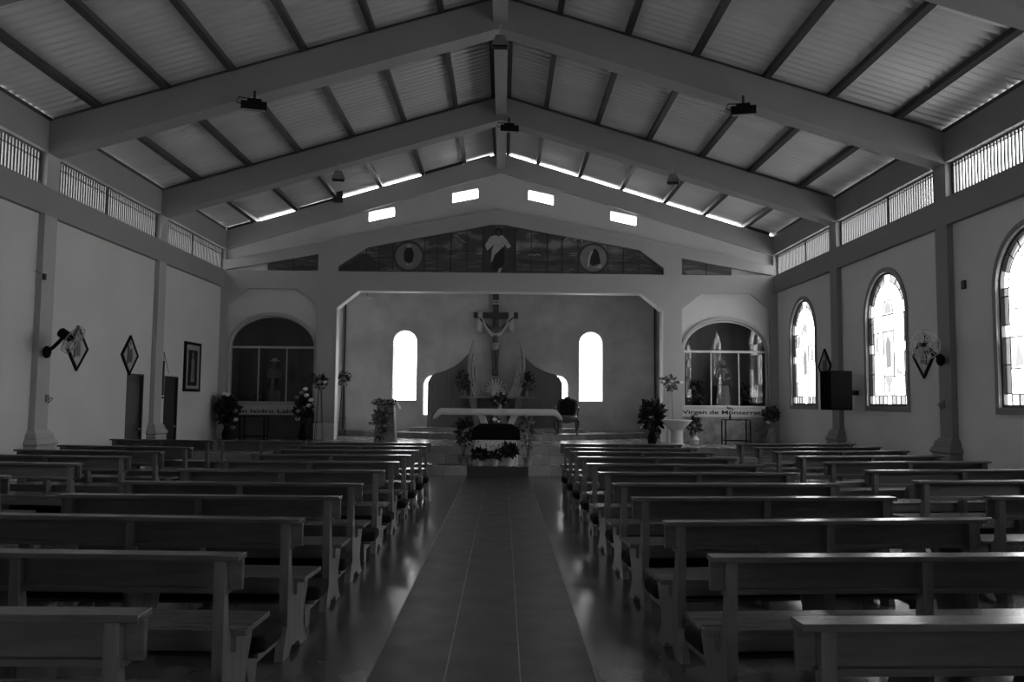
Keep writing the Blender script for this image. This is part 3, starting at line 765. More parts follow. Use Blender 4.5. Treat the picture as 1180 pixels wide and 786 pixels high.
def potted(x, y, z, r, h, potm, H, lr, n, ls, label, leafm='leaf', sz=1.0, fl=()):
    t = thing('potted_plant', label, 'potted plant', (x, y, z))
    pot(t, (0, 0, 0), r, h, potm)
    for k in range(5):
        a = k * 1.3; MB().tube([(0, 0, h * .8), (lr * .3 * math.cos(a), lr * .3 * math.sin(a), H * .6), (lr * .6 * math.cos(a), lr * .6 * math.sin(a), H)], .006, 5).build('stem', 'leaf', t)
    leaves(MB(), (0, 0, H), lr, n, ls, sz).build('foliage', leafm, t)
    for f in fl: blossom(t, (f[0], -lr * .7, H + f[1]), .05, f[2])
    return t
potted(CX - .68, 18.8, .2, .12, .20, 'stone', .75, .20, 300, .11, 'bushy tall potted plant on the altar step, toward the lectern', sz=1.6)
potted(CX + .78, 18.8, .2, .12, .20, 'stone', .72, .18, 110, .12, 'sparse wiry potted plant on the altar step, toward the armchair', 'leaf_pale', 2.0)
potted(CX - .30, 18.62, .2, .085, .17, 'white_paint', .26, .16, 130, .14, 'dark poinsettia in a white pot before the floral stand, near the bushy plant', sz=.5)
potted(CX + .04, 18.6, .2, .085, .16, 'white_paint', .22, .12, 70, .12, 'low dark poinsettia in a white pot, middle of those before the floral stand', sz=.5)
potted(CX + .36, 18.62, .2, .085, .19, 'white_paint', .34, .17, 140, .15, 'dark large leaved poinsettia in a pale pot before the floral stand, near the wiry plant', sz=.6)

# lectern
t = thing('lectern', 'pale lectern dressed with flowers standing on the altar landing below a bright window', 'lectern', (-2.78, 20.5, .6))
MB().hexa([(-.26, -.2, 0), (.26, -.2, 0), (.26, .2, 0), (-.26, .2, 0), (-.20, -.16, .92), (.20, -.16, .92), (.20, .16, .92), (-.20, .16, .92)]).build('body', 'stone', t, bevel=.005)
MB().hexa([(.262, -.205, 0), (.275, -.205, 0), (.275, .2, 0), (.262, .2, 0), (.202, -.165, .92), (.215, -.165, .92), (.215, .16, .92), (.202, .16, .92)]).build('side_panel', 'white_paint', t)
MB().hexa([(-.27, -.24, .92), (.27, -.24, .92), (.27, .22, .99), (-.27, .22, .99), (-.27, -.24, .96), (.27, -.24, .96), (.27, .22, 1.04), (-.27, .22, 1.04)]).build('reading_desk', 'robe_mid', t, bevel=.004)
MB().hexa([(.25, -.245, .86), (.36, -.245, .84), (.36, .1, .84), (.25, .1, .86), (.25, -.245, 1.0), (.29, -.245, .99), (.29, .1, .99), (.25, .1, 1.0)]).build('cloth_corner', 'white_cloth', t)
r_ = thing('garland', 'dark garland with small blooms along the top edge of the lectern', 'garland', (-2.78, 20.24, 1.6))
m = MB(); 
for k in range(9): leaves(m, (-.24 + .06 * k, 0, .015 * math.sin(k)), .05, 22, .06)
m.build('foliage', 'leaf', r_)
for dx in (-.15, .02, .17): blossom(r_, (dx, -.04, .03), .03, 'petal_grey')
r_ = thing('flower_spray', 'large spray of dull blooms fixed to the front of the lectern', 'flowers', (-2.80, 20.2, 1.2))
leaves(MB(), (-.02, 0, 0), .22, 240, .10, 1.0).build('foliage', 'leaf_pale', r_)
for dx, dz in ((-.28, -.12), (-.2, .06), (-.05, -.02), (.05, -.18), (.1, .05), (-.1, -.2), (.18, -.05), (.0, .2), (.15, .18), (-.06, -.3)): blossom(r_, (dx, -.14, dz), .06, 'petal_grey')
leaves(MB(), (-.02, .02, -.38), .10, 50, .10, 2.2).build('trailing_foliage', 'leaf', r_)

# armchair
t = thing('armchair', 'dark carved armchair with cabriole legs beside the altar', 'chair', (1.87, 22.9, .75), -.12)
bk = [(-.22, .50), (.22, .50), (.27, .62), (.285, .80), (.27, .92), (.19, .97), (.10, .985), (.05, 1.03), (0, 1.04), (-.05, 1.03), (-.10, .985), (-.19, .97), (-.27, .92), (-.285, .80), (-.27, .62)]
MB().prism(bk, lambda u, v, d: (u, .26 + d + (v - .5) * .16, v), -.025, .025).build('backrest', 'wood_dark', t, bevel=.01)
MB().prism([(u * .8, .5 + (v - .5) * .84 + .03) for u, v in bk], lambda u, v, d: (u, .225 + d + (v - .5) * .16, v), -.02, .02).build('back_cushion', 'black', t, bevel=.012)
MB().lathe([(.0, .40), (.29, .40), (.31, .44), (.30, .49), (.2, .515), (0, .52)], (0, 0, 0), 28, sx=1.0, sy=.9).build('seat', 'leather', t, smooth=True)
MB().prism([(-.30, .42), (.30, .42), (.30, .36), (.16, .33), (0, .30), (-.16, .33), (-.30, .36)], lambda u, v, d: (u, -.27 + d, v), -.02, .02).build('apron', 'wood_dark', t, bevel=.005)
for s in (-1, 1):
    MB().tube([(s * .27, -.24, .42), (s * .33, -.28, .34), (s * .32, -.27, .22), (s * .27, -.24, .10), (s * .28, -.26, .04), (s * .31, -.29, .0)], [.05, .045, .033, .024, .024, .035], 10).build('leg', 'wood_dark', t, smooth=True)
    MB().tube([(s * .24, .22, .42), (s * .24, .25, .2), (s * .26, .30, .0)], [.035, .025, .022], 10).build('leg', 'wood_dark', t, smooth=True)
    MB().tube([(s * .27, .26, .72), (s * .32, .1, .74), (s * .33, -.06, .73), (s * .33, -.12, .70), (s * .30, -.08, .60), (s * .30, -.10, .46)], [.022, .024, .026, .028, .02, .022], 10).build('arm', 'wood_dark', t, smooth=True)

# ------------------------------------------------------------------ reredos, cross, tabernacle
t = thing('wooden_screen', 'low vertical plank screen curving upward to the middle behind the altar', 'screen', (0, 24.55, .86))
lft = [(-2.13, 0), (-2.13, 1.32), (-2.05, 1.48), (-1.92, 1.58), (-1.65, 1.66), (-1.35, 1.80), (-1.12, 1.98), (-.98, 2.14), (-.90, 2.22), (-.86, 2.24), (-.86, .9), (-.86, 0)]
rgt = [(1.86, 0), (1.86, 1.32), (1.78, 1.48), (1.65, 1.58), (1.38, 1.66), (1.08, 1.80), (.85, 1.98), (.72, 2.14), (.66, 2.22), (.62, 2.24), (.62, .9), (.62, 0)]
for pg in (lft, rgt):
    m = MB(); m.prism(pg, XZ, 0, .05)
    m.build('plank_wing', 'screen_wood', t)
    m = MB(); x0 = min(p[0] for p in pg); x1 = max(p[0] for p in pg)
    x = x0 + .08
    def top(x, pg=pg):
        q = sorted(pg[1:9]); 
        for (a, za), (b, zb_) in zip(q, q[1:]):
            if a <= x <= b: return za + (zb_ - za) * (x - a) / max(b - a, 1e-6)
        return 1.3
    while x < x1 - .03:
        m.box((x - .012, -.012, 0), (x + .012, 0, top(x) - .02)); x += .105
    m.build('plank_wing_batten', 'screen_wood', t)
MB().box((-.86, 0, 0), (.62, .05, .9)).build('centre_panel', 'screen_wood', t)
t = thing('altar_shelf', 'long stone shelf on two slanted brackets behind the altar', 'shelf', (CX, 24.28, .86))
MB().box((-1.08, -.2, .86), (1.12, .2, .92)).build('shelf_board', 'stone', t, bevel=.006)
for s in (-1, 1): MB().hexa([(s * .55 - .09, -.12, 0), (s * .55 + .09, -.12, 0), (s * .55 + .09, .12, 0), (s * .55 - .09, .12, 0), (s * .68 - .1, -.15, .86), (s * .68 + .1, -.15, .86), (s * .68 + .1, .15, .86), (s * .68 - .1, .15, .86)]).build('bracket', 'petal_grey', t, bevel=.004)
for s, lab in ((-1, 'tall curved ribbed wood ornament flanking the crucifix, on the lectern side'), (1, 'tall curved ribbed wood ornament flanking the crucifix, on the armchair side')):
    t = thing('ribbed_ornament', lab, 'ornament', (CX, 24.32, 1.78))
    for k, (xb, xm, xt, h) in enumerate(((.64, .80, .66, 1.68), (.55, .70, .66, 1.25), (.46, .60, .60, .88), (.37, .50, .54, .55))):
        pts = []
        for i in range(15):
            u = i / 14; x = (1 - u) ** 2 * xb + 2 * u * (1 - u) * (2 * xm - .5 * (xb + xt)) + u * u * xt
            pts.append((s * x, -.02 + .0 * k, h * u))
        MB().tube(pts, [.05] * 13 + [.042, .025], 10).build('rib', 'rib_wood', t, smooth=True)
t = thing('crucifix', 'large dark wooden crucifix with a hanging figure high on the chancel wall', 'crucifix', (CX - .04, 24.86, 0))
MB().box((-.09, -.05, 2.4), (.09, .05, 4.92)).build('upright', 'wood_dark', t, bevel=.006)
MB().box((-.67, -.055, 4.13), (.67, .045, 4.31)).build('crossbar', 'wood_dark', t, bevel=.006)
MB().box((-.125, -.075, 4.55), (.125, -.05, 4.67)).build('plaque', 'paper', t)
tm = MB(); text_mesh(tm, 'INRI', .09, .004, lambda u, v, w: (u, -.078 + w, 4.61 + v), bold=.002); tm.build('plaque_lettering', 'ink', t)
# corpus: one continuous skinned body
def skinned(name, verts, edges, radii, mat, parent, root=0):
    me = bpy.data.meshes.new(name); me.from_pydata(verts, edges, []); o = bpy.data.objects.new(name, me); C.objects.link(o); o.parent = parent
    me.materials.append(M[mat]); sk = o.modifiers.new('skin', 'SKIN')
    for i, r in enumerate(radii):
        v = me.skin_vertices[0].data[i]; v.radius = (r, r * .85) if isinstance(r, float) else r; v.use_root = (i == root)
    s2 = o.modifiers.new('sub', 'SUBSURF'); s2.levels = 2; s2.render_levels = 2
    sk.use_smooth_shade = True
    return o
vs = [(0, -.12, 3.28), (0, -.13, 3.50), (0, -.13, 3.75), (0, -.13, 3.88), (.02, -.16, 3.98), (.03, -.17, 4.08),
      (-.17, -.12, 3.82), (-.38, -.10, 4.02), (-.58, -.09, 4.20), (.17, -.12, 3.82), (.38, -.10, 4.02), (.58, -.09, 4.20),
      (-.07, -.14, 3.20), (-.06, -.20, 2.86), (-.03, -.12, 2.52), (-.02, -.16, 2.43), (.07, -.14, 3.20), (.05, -.20, 2.86), (.03, -.12, 2.52), (.02, -.16, 2.43)]
es = [(0, 1), (1, 2), (2, 3), (3, 4), (4, 5), (2, 6), (6, 7), (7, 8), (2, 9), (9, 10), (10, 11), (0, 12), (12, 13), (13, 14), (14, 15), (0, 16), (16, 17), (17, 18), (18, 19)]
skinned('corpus', vs, es, [.11, .095, .13, .05, .075, .06, .055, .04, .03, .055, .04, .03, .075, .055, .035, .03, .075, .055, .035, .03], 'corpus', t)
MB().lathe([(.09, 3.16), (.13, 3.22), (.12, 3.32), (.11, 3.38)], (0, -.13, 0), 20, sx=1.1, fold=.06).build('loincloth', 'rib_wood', t, smooth=True)
# shroud draped over the arms of the cross
m = MB()
def band_strip(m, pts, w, y):
    vv = [[m.bm.verts.new((p[0] + (w * .5 * k), y - .012 * math.sin(k * 3 + i), p[1] + (abs(k) * 0))) for k in (-1, -.33, .33, 1)] for i, p in enumerate(pts)]
    for a, b in zip(vv, vv[1:]):
        for k in range(3): m.face([a[k], a[k + 1], b[k + 1], b[k]])
sw = []
for i in range(25):
    u = i / 24; x = -.44 + .88 * u; z = 4.33 - .66 * (1 - (2 * u - 1) ** 2) ** .8; sw.append((x, z))
vv = []
for i, (x, z) in enumerate(sw):
    vv.append([m.bm.verts.new((x, -.21 - .03 * math.sin(k * 1.9) + .10 * abs(2 * i / 24 - 1) ** 3, z - .04 * k)) for k in range(4)])
for a, b in zip(vv, vv[1:]):
    for k in range(3): m.face([a[k], a[k + 1], b[k + 1], b[k]])
for s in (-1, 1): band_strip(m, [(s * (.46 + .03 * i / 8), 4.33 - .62 * i / 8) for i in range(9)], .15 , -.11)
o = m.build('shroud', 'white_cloth', None, smooth=True, solid=.008); o.location = (CX - .04, 24.86, 0)
tag(o, 'white cloth swagged between the two arms of the crucifix', 'cloth')
t = thing('tabernacle', 'fan shaped pale tabernacle with a dark door on the altar shelf', 'tabernacle', (CX - .02, 24.25, 1.78))
arc = [(-.33, 0), (.33, 0), (.33, .27), (.24, .42), (.10, .53), (0, .57), (-.10, .53), (-.24, .42), (-.33, .27)]
MB().prism(arc, XZ, -.12, .12).build('body', 'stone', t, bevel=.01)
for k in range(11):
    a = PI * (k + .5) / 11; r0, r1 = .17, (.33 if k in (0, 1, 9, 10) else .42)
    MB().tube([(r0 * math.cos(a), -.135, .1 + r0 * math.sin(a)), (r1 * math.cos(a) * .85, -.135, .1 + r1 * math.sin(a))], .016, 6).build('ray', 'paper', t)
MB().prism(arch(0, .11, .02, .26, .38), XZ, -.15, -.12).build('door', 'gold', t)
t = thing('altar_flowers', 'bouquet of mixed blooms standing in front of the tabernacle', 'flowers', (CX + .12, 24.02, 1.40))
MB().lathe([(.05, 0), (.07, .08), (.05, .15), (.06, .17)], n=16).build('vase', 'ceramic', t, smooth=True)
bouquet(t, (0, 0, .25), .24, 260, .10, [(-.15, .0, 'petal_white'), (.05, .05, 'petal_grey'), (.16, -.04, 'petal_white'), (-.02, .12, 'petal_grey'), (.1, .2, 'petal_white'), (-.08, -.05, 'petal_white')], 'leaf', .8, .045)
t_ = thing('flower_shelf', 'small ledge carrying the bouquet under the tabernacle', 'shelf', (CX + .12, 24.03, .86)); MB().box((-.2, -.1, 0), (.2, .1, .54)).build('pedestal', 'stone', t_, bevel=.005)
for sx, lab in ((-1.0, 'dim bunch of flowers on the lectern side end of the altar shelf'), (.98, 'dim bunch of flowers on the armchair side end of the altar shelf')):
    t = thing('altar_flowers', lab, 'flowers', (CX + sx * .93, 24.25, 1.78))
    MB().lathe([(.05, 0), (.07, .08), (.04, .18), (.05, .2)], n=16).build('vase', 'robe_mid', t, smooth=True)
    bouquet(t, (0, 0, .42), .22, 150, .11, [(-.1, .05, 'petal_grey'), (.06, -.05, 'petal_grey'), (.12, .12, 'petal_grey')], 'leaf', 1.3, .045)
t = thing('ceiling_lamp', 'small round lamp hanging from the chancel ceiling near its lectern side corner', 'lamp', (-3.62, 22.5, 4.40))
MB().tube([(0, 0, .06), (0, 0, .8)], .008, 6).build('rod', 'iron', t); MB().lathe([(.11, 0), (.12, .02), (.05, .06), (0, .07)], n=20).build('lamp_shade', 'white_paint', t, smooth=True)

# ------------------------------------------------------------------ painted glass panel over the chancel opening
def mural_mat(name, sea=True):
    m = P(name, .03, .35); nt = m.node_tree; b = nt.nodes['Principled BSDF']
    tc = nt.nodes.new('ShaderNodeTexCoord'); mp = nt.nodes.new('ShaderNodeMapping'); mp.inputs['Scale'].default_value = (1, 1, 2.2)
    nt.links.new(tc.outputs['Object'], mp.inputs['Vector'])
    n = nt.nodes.new('ShaderNodeTexNoise'); n.inputs['Scale'].default_value = 1.5; n.inputs['Detail'].default_value = 6; nt.links.new(mp.outputs[0], n.inputs['Vector'])
    r1 = nt.nodes.new('ShaderNodeValToRGB'); r1.color_ramp.elements[0].position = .48; r1.color_ramp.elements[0].color = (.07, .07, .07, 1)
    r1.color_ramp.elements[1].position = .62; r1.color_ramp.elements[1].color = (.24, .24, .24, 1); nt.links.new(n.outputs['Fac'], r1.inputs['Fac'])
    mp2 = nt.nodes.new('ShaderNodeMapping'); mp2.inputs['Scale'].default_value = (1.2, 1, 14); nt.links.new(tc.outputs['Object'], mp2.inputs['Vector'])
    n2 = nt.nodes.new('ShaderNodeTexNoise'); n2.inputs['Scale'].default_value = 1.6; n2.inputs['Detail'].default_value = 3; nt.links.new(mp2.outputs[0], n2.inputs['Vector'])
    r2 = nt.nodes.new('ShaderNodeValToRGB'); r2.color_ramp.elements[0].position = .52; r2.color_ramp.elements[0].color = (.075, .075, .075, 1)
    r2.color_ramp.elements[1].position = .72; r2.color_ramp.elements[1].color = (.2, .2, .2, 1); nt.links.new(n2.outputs['Fac'], r2.inputs['Fac'])
    sp = nt.nodes.new('ShaderNodeSeparateXYZ'); nt.links.new(tc.outputs['Object'], sp.inputs[0])
    gt = nt.nodes.new('ShaderNodeMath'); gt.operation = 'GREATER_THAN'; gt.inputs[1].default_value = .50; nt.links.new(sp.outputs['Z'], gt.inputs[0])
    mx = nt.nodes.new('ShaderNodeMix'); mx.data_type = 'RGBA'; nt.links.new(gt.outputs[0], mx.inputs['Factor']); nt.links.new(r2.outputs[0], mx.inputs['A']); nt.links.new(r1.outputs[0], mx.inputs['B'])
    nt.links.new(mx.outputs['Result'], b.inputs['Base Color'])
mural_mat('painted_glass')
P('glass_hill', .05, .4, .3, 4); P('glass_round', .2, .4, .15, 3); P('glass_pale', .42, .5, .1, 9); P('glass_deep', .012, .45); P('glass_skin', .06, .4)
t = thing('painted_glass_mural', 'wide leaded sea mural with robed figure and two roundels above the chancel opening', 'painted panel', (0, F + .14, 5.04))
mz = [(u, v - 5.04) for u, v in mural]
MB().prism(mz, XZ, 0, .03).build('glazing', 'painted_glass', t)
b = MB(); ins = [(u * .993, .02 + (v) * .965) for u, v in mz]
slab(b, [mz, ins], -.02, .03, XZ); b.build('panel_frame', 'came', t)
def mtop(x):
    q = [(-4.30, .15), (-3.55, .66), (-.45, 1.27), (-.3, 1.31), (.1, 1.31), (.28, 1.27), (3.70, .66), (4.35, .17)]
    for (a, za), (c, zc) in zip(q, q[1:]):
        if a <= x <= c: return za + (zc - za) * (x - a) / (c - a)
    return .1
b = MB()
for x in (-3.58, -3.23, -2.88, -2.03, -1.69, -1.33, -.90, -.47, .39, .82, 1.25, 1.65, 2.07, 2.88, 3.29, 3.70):
    w = .016 if abs(x) in (1.33, .47, .39, 1.25) else .009
    b.box((x - w, -.014, 0), (x + w, 0, mtop(x)))
b.build('lead_lattice', 'came', t)
for pts in ([(-2.03, .55), (-1.33, .60), (-.47, .61)], [(.39, .61), (1.25, .60), (2.07, .52)], [(-4.2, .12), (-3.58, .36), (-2.88, .42)], [(2.88, .38), (3.5, .33), (4.3, .12)]):
    MB().tube([(u, -.006, v) for u, v in pts], .008, 5).build('lead_strip', 'came', t)
hl = MB(); hl.prism([(-4.28, .02), (-3.3, .02), (-3.0, .2), (-3.35, .32), (-3.55, .5), (-3.7, .48), (-4.0, .25), (-4.28, .1)], XZ, -.006, 0)
hl.build('painted_hill', 'glass_hill', t); hl = MB(); hl.prism([(2.9, .3), (3.3, .27), (3.9, .3), (4.2, .2), (3.9, .36), (3.6, .5), (3.5, .47), (3.4, .38)], XZ, -.006, 0)
hl.build('painted_hill', 'glass_hill', t); hl = MB(); hl.prism([(.39, .40), (1.2, .36), (2.0, .42), (2.05, .3), (1.3, .22), (.6, .27)], XZ, -.006, 0); hl.build('painted_hill', 'glass_hill', t)
for cx, lab in ((-2.45, 0), (2.48, 1)):
    r = MB().lathe([(.42, 0), (.42, .012), (.36, .014), (.36, .012)], (cx, -.004, .44), 40, mat=Matrix.Rotation(PI / 2, 3, 'X'))
    rr = r.build('roundel', 'glass_hill', t)
    MB().lathe([(.355, 0), (.355, .018)], (cx, -.004, .44), 40, mat=Matrix.Rotation(PI / 2, 3, 'X')).build('roundel_field', 'glass_round', rr)
    g = MB()
    if lab == 0:
        g.prism([(cx - .12, .32), (cx - .14, .5), (cx - .08, .66), (cx + .08, .66), (cx + .14, .5), (cx + .1, .3), (cx, .25)], XZ, -.03, -.018)
        g.mi = 1; g.prism([(cx - .07, .72), (cx, .77), (cx + .07, .72), (cx, .69)], XZ, -.03, -.018)
        g.prism([(cx - .07, .2), (cx - .05, .25), (cx - .01, .2)], XZ, -.03, -.018); g.prism([(cx + .01, .2), (cx + .05, .25), (cx + .07, .2)], XZ, -.03, -.018)
    else:
        g.prism([(cx - .1, .28), (cx - .05, .6), (cx + .05, .72), (cx + .14, .6), (cx + .2, .3), (cx, .24)], XZ, -.03, -.018)
        g.mi = 1; g.prism([(cx - .17, .18), (cx - .14, .42), (cx - .08, .62), (cx, .64), (cx - .08, .45), (cx - .1, .25)], XZ, -.034, -.02)
        g.prism([(cx - .05, .18), (cx + .1, .2), (cx + .2, .3), (cx + .22, .18)], XZ, -.034, -.02)
    g.build('painted_figure', ['glass_deep', 'glass_pale'], rr)
fg = MB(); x = -.06
fg.prism([(-.46, .02), (.38, .02), (.38, 1.24), (-.46, 1.24)], XZ, -.004, 0); fg.build('figure_ground', 'glass_hill', t)
fg = MB()
fg.mi = 0; fg.prism([(x - .20, .30), (x - .17, .65), (x - .10, .80), (x - .30, .62), (x - .36, .76), (x - .22, 1.0), (x - .08, 1.04), (x + .10, 1.04), (x + .22, .92), (x + .34, .74), (x + .24, .68), (x + .16, .8), (x + .14, .62), (x + .0, .5)], XZ, -.02, -.004)
fg.mi = 1; fg.prism([(x + .14, .74), (x + .02, .62), (x - .10, .50), (x - .18, .28), (x - .16, .12), (x - .02, .06), (x + .1, .16), (x + .16, .3), (x + .17, .5)], XZ, -.024, -.008)
fg.prism([(x - .10, 1.06), (x - .10, 1.18), (x - .04, 1.24), (x + .04, 1.24), (x + .10, 1.18), (x + .10, 1.06), (x, 1.0)], XZ, -.024, -.004)
fg.mi = 2; fg.prism([(x - .05, 1.05), (x - .05, 1.16), (x + .05, 1.16), (x + .05, 1.05), (x, 1.01)], XZ, -.028, -.008)
fg.mi = 0; fg.prism([(x - .02, .02), (x + .02, .14), (x + .10, .16), (x + .06, .04)], XZ, -.028, -.004)
fg.build('robed_figure', ['glass_pale', 'glass_deep', 'glass_skin'], t)
for pts in ([(1.72, .93), (1.80, 1.0), (1.92, .98), (1.98, .92), (2.08, .97), (2.16, .93), (2.20, .86)], [(.74, .50), (.82, .53), (.90, .50), (.98, .54), (1.06, .50)], [(-1.25, 1.02), (-1.12, .97), (-1.05, .88), (-.95, .84)]):
    MB().tube([(u, -.012, v) for u, v in pts], .014 if pts[0][0] > 1.5 else .009, 6).build('painted_bird', 'glass_pale', t)
for s, lab in ((-1, 'small wedge shaped painted glass panel high on the chancel wall, windowless side'), (1, 'small wedge shaped painted glass panel high on the chancel wall, stained window side')):
    t = thing('painted_glass_wedge', lab, 'painted panel', (0, F + .072, 5.04))
    q = [(s * 6.18, .0), (s * 4.83, 0), (s * 4.83, .445), (s * 6.18, .20)]
    MB().prism(q, XZ, 0, .02).build('glazing', 'painted_glass', t)
    MB().box((s * 5.50 - .008, -.01, 0), (s * 5.50 + .008, 0, .32)).build('lead_lattice', 'came', t)
    MB().prism([(s * 6.1, .02), (s * 5.0, .02), (s * 4.9, .12), (s * 5.3, .16), (s * 5.7, .08)], XZ, -.005, 0).build('painted_hill', 'glass_hill' if s < 0 else 'glass_round', t)

# ------------------------------------------------------------------ things on the walls
def station(sg, yc, zc, label, side):
    t = thing('station_picture', label, 'picture', (sg * (PW - .02), yc, zc))
    a, b = .37, .40
    fn = lambda u, v, d: (-sg * d, u, v)
    f = MB(); slab(f, [[(-a, 0), (0, -b), (a, 0), (0, b)], [(-a + .055, 0), (0, -b + .06), (a - .055, 0), (0, b - .06)]], -.02, .02, fn); f.build('picture_frame', 'black', t)
    MB().prism([(-a + .05, 0), (0, -b + .055), (a - .05, 0), (0, b - .055)], fn, -.01, .004).build('picture_field', 'plain_grey', t)
    g = MB(); g.prism([(-.10, -.15), (.10, -.15), (.10, .14), (-.10, .14)], fn, .004, .012)
    g.mi = 1; g.prism([(-.02, -.13), (.06, -.13), (.07, .02), (.03, .12), (-.01, .10), (-.04, 0)], fn, .012, .02); g.prism([(-.12, -.17), (-.09, -.17), (-.09, .2), (-.12, .2)], fn, .004, .02)
    g.prism([(-.01, .2), (.02, .2), (.02, .27), (-.01, .27)], fn, .004, .01)
    g.build('scene_relief', ['robe_mid', 'wood_dark'], t)
station(-1, 14.55, 2.50, 'dark framed diamond station picture beside the fan on the windowless wall', 0)
station(-1, 16.6, 2.49, 'dark framed diamond station picture above the corner of the first door', 0)
station(1, 18.60, 2.50, 'dark framed diamond station picture between speaker and the last stained window', 0)
station(1, 14.20, 2.50, 'dark framed diamond station picture half covered by the fan near the middle stained window', 0)

t = thing('framed_picture', 'tall dark framed picture of a pale robed figure between door and dark case', 'picture', (-PW + .02, 19.93, 2.39))
fn = lambda u, v, d: (d, u, v)
f = MB(); slab(f, [rect(-.50, -.59, .50, .59), rect(-.43, -.52, .43, .52)], -.02, .03, fn); f.build('picture_frame', 'black', t)
f = MB(); slab(f, [rect(-.43, -.52, .43, .52), rect(-.30, -.45, .30, .40)], -.02, .015, fn); f.build('picture_mat', 'plain_grey', t)
MB().prism(rect(-.31, -.46, .31, .41), fn, -.02, .008).build('picture_field', 'glass_deep', t)
f = MB().prism([(-.12, -.35), (.12, -.35), (.09, -.05), (.10, .14), (.05, .2), (-.05, .2), (-.10, .14), (-.07, -.05)], fn, .008, .013)
f.ball((.012, 0, .28), .055, .1, 1, 1.2); f.build('painted_figure', 'petal_grey', t)

def fan(loc, mount, nrm, label):
    t = thing('wall_fan', label, 'fan', loc)
    n = Vector(nrm).normalized(); R3 = lean(n); mt = Vector(mount) - Vector(loc)
    c = MB()
    for rr, zz in ((.235, 0), (.235, .09), (.16, .125), (.16, -.03), (.08, .135), (.08, -.04)):
        c.tube([R3 @ Vector((rr * math.cos(a * PI / 16), rr * math.sin(a * PI / 16), zz)) for a in range(33)], .004, 5, caps=False)
    for k in range(24):
        a = 2 * PI * k / 24; d = Vector((math.cos(a), math.sin(a), 0))
        c.tube([R3 @ (d * .04 + Vector((0, 0, .138))), R3 @ (d * .16 + Vector((0, 0, .125))), R3 @ (d * .237 + Vector((0, 0, .09))), R3 @ (d * .237), R3 @ (d * .08 + Vector((0, 0, -.04)))], .0022, 4)
    c.build('cage', 'fan_plastic', t)
    for k in range(3):
        b = MB(); a0 = 2 * PI * k / 3
        pts = [(.04, -.35), (.19, -.55), (.215, -.1), (.20, .35), (.12, .42), (.04, .3)]
        vs_ = [b.bm.verts.new(R3 @ Vector((r * math.cos(a0 + a), r * math.sin(a0 + a), .045 + .03 * a))) for r, a in pts]; b.face(vs_)
        b.build('blade', 'robe_mid' if nrm[1] < -.5 else 'fan_plastic', t, solid=.004)
    m = MB(); m.lathe([(.03, .06), (.045, .02), (.075, -.05), (.08, -.17), (.05, -.2), (0, -.2)], (0, 0, 0), 18, mat=R3); m.build('motor', 'black', t, smooth=True)
    MB().tube([R3 @ Vector((0, 0, -.13)), R3 @ Vector((0, 0, -.15)) + Vector((0, 0, -.1)), mt * .7 + Vector((0, 0, .02)), mt], .03, 8).build('arm', 'black', t, smooth=True)
    MB().ball(mt, .085, .8, .8, 1.2).build('wall_mount', 'black', t, smooth=True)
    return t
fan((-6.78, 13.2, 2.58), (-7.2, 13.3, 2.36), (.78, .26, -.52), 'black bodied fan on the windowless wall column, tilted and seen edge on')
fan((6.78, 13.05, 2.60), (7.2, 13.35, 2.38), (-.42, -.88, -.05), 'grey bladed fan on the column between two stained windows, facing the pews')

t = thing('loudspeaker', 'black box loudspeaker hung on the column between the first two stained windows', 'speaker', (6.86, 16.75, 1.53), .10)
MB().box((-.25, -.19, 0), (.25, .19, .79)).build('cabinet', 'speaker_black', t, bevel=.02)
MB().box((-.22, -.205, .03), (.22, -.19, .76)).build('grille', 'speaker_black', t, bevel=.004)
MB().box((.2, .05, .3), (.51, .12, .4)).build('bracket', 'iron', t)

def switch(sg, y, z, label, cat='socket'):
    t = thing('wall_socket', label, cat, (sg * (W - .005 if sg > 0 else W - .005), y, z))
    MB().box((-.02, -.04, -.06), (.02, .04, .06)).build('box', 'petal_grey', t, bevel=.004)
    MB().tube([(-sg * .03, 0, -.02), (-sg * .04, .05, .02), (-sg * .04, .11, 0), (-sg * .03, .06, -.04), (-sg * .02, 0, -.08)], .006, 6).build('cable_loop', 'black', t)
switch(1, 13.44, 1.66, 'small wall socket with a cable loop low on the column under the grey bladed fan')
switch(-1, 13.50, 1.62, 'small wall socket with a looped cable low on the column under the black bodied fan')
t = thing('wall_bracket', 'small dark fitting high on the column above the black bodied fan', 'bracket', (-W + .03, 13.22, 3.56)); MB().box((-.02, -.03, -.05), (.02, .02, .05)).tube([(0, -.02, .03), (.02, -.35, .05)], .004, 5).build('fitting', 'iron', t)
t = thing('wall_bracket', 'tiny dark fitting high on the column between middle and nearest visible stained windows', 'bracket', (PW - .02, 12.9, 3.55)); MB().box((-.02, -.05, -.07), (.02, .05, .07)).build('fitting', 'iron', t, bevel=.01)
t = thing('hanging_rod', 'thin dark rod with a cord hanging on the wall between column and second door', 'rod', (-PW + .05, 18.2, 1.65))
MB().tube([(0, 0, .05), (0, 0, .80)], .022, 8).build('rod', 'iron', t); MB().tube([(0, 0, .8), (0, -.02, 1.0), (0, .02, .95), (0, .28, .55)], .006, 5).build('cord', 'iron', t); MB().tube([(0, -.06, .3), (0, -.06, .62)], .01, 6).build('handle', 'iron', t); MB().ball((0, 0, 0), .025).build('bob', 'iron', t)

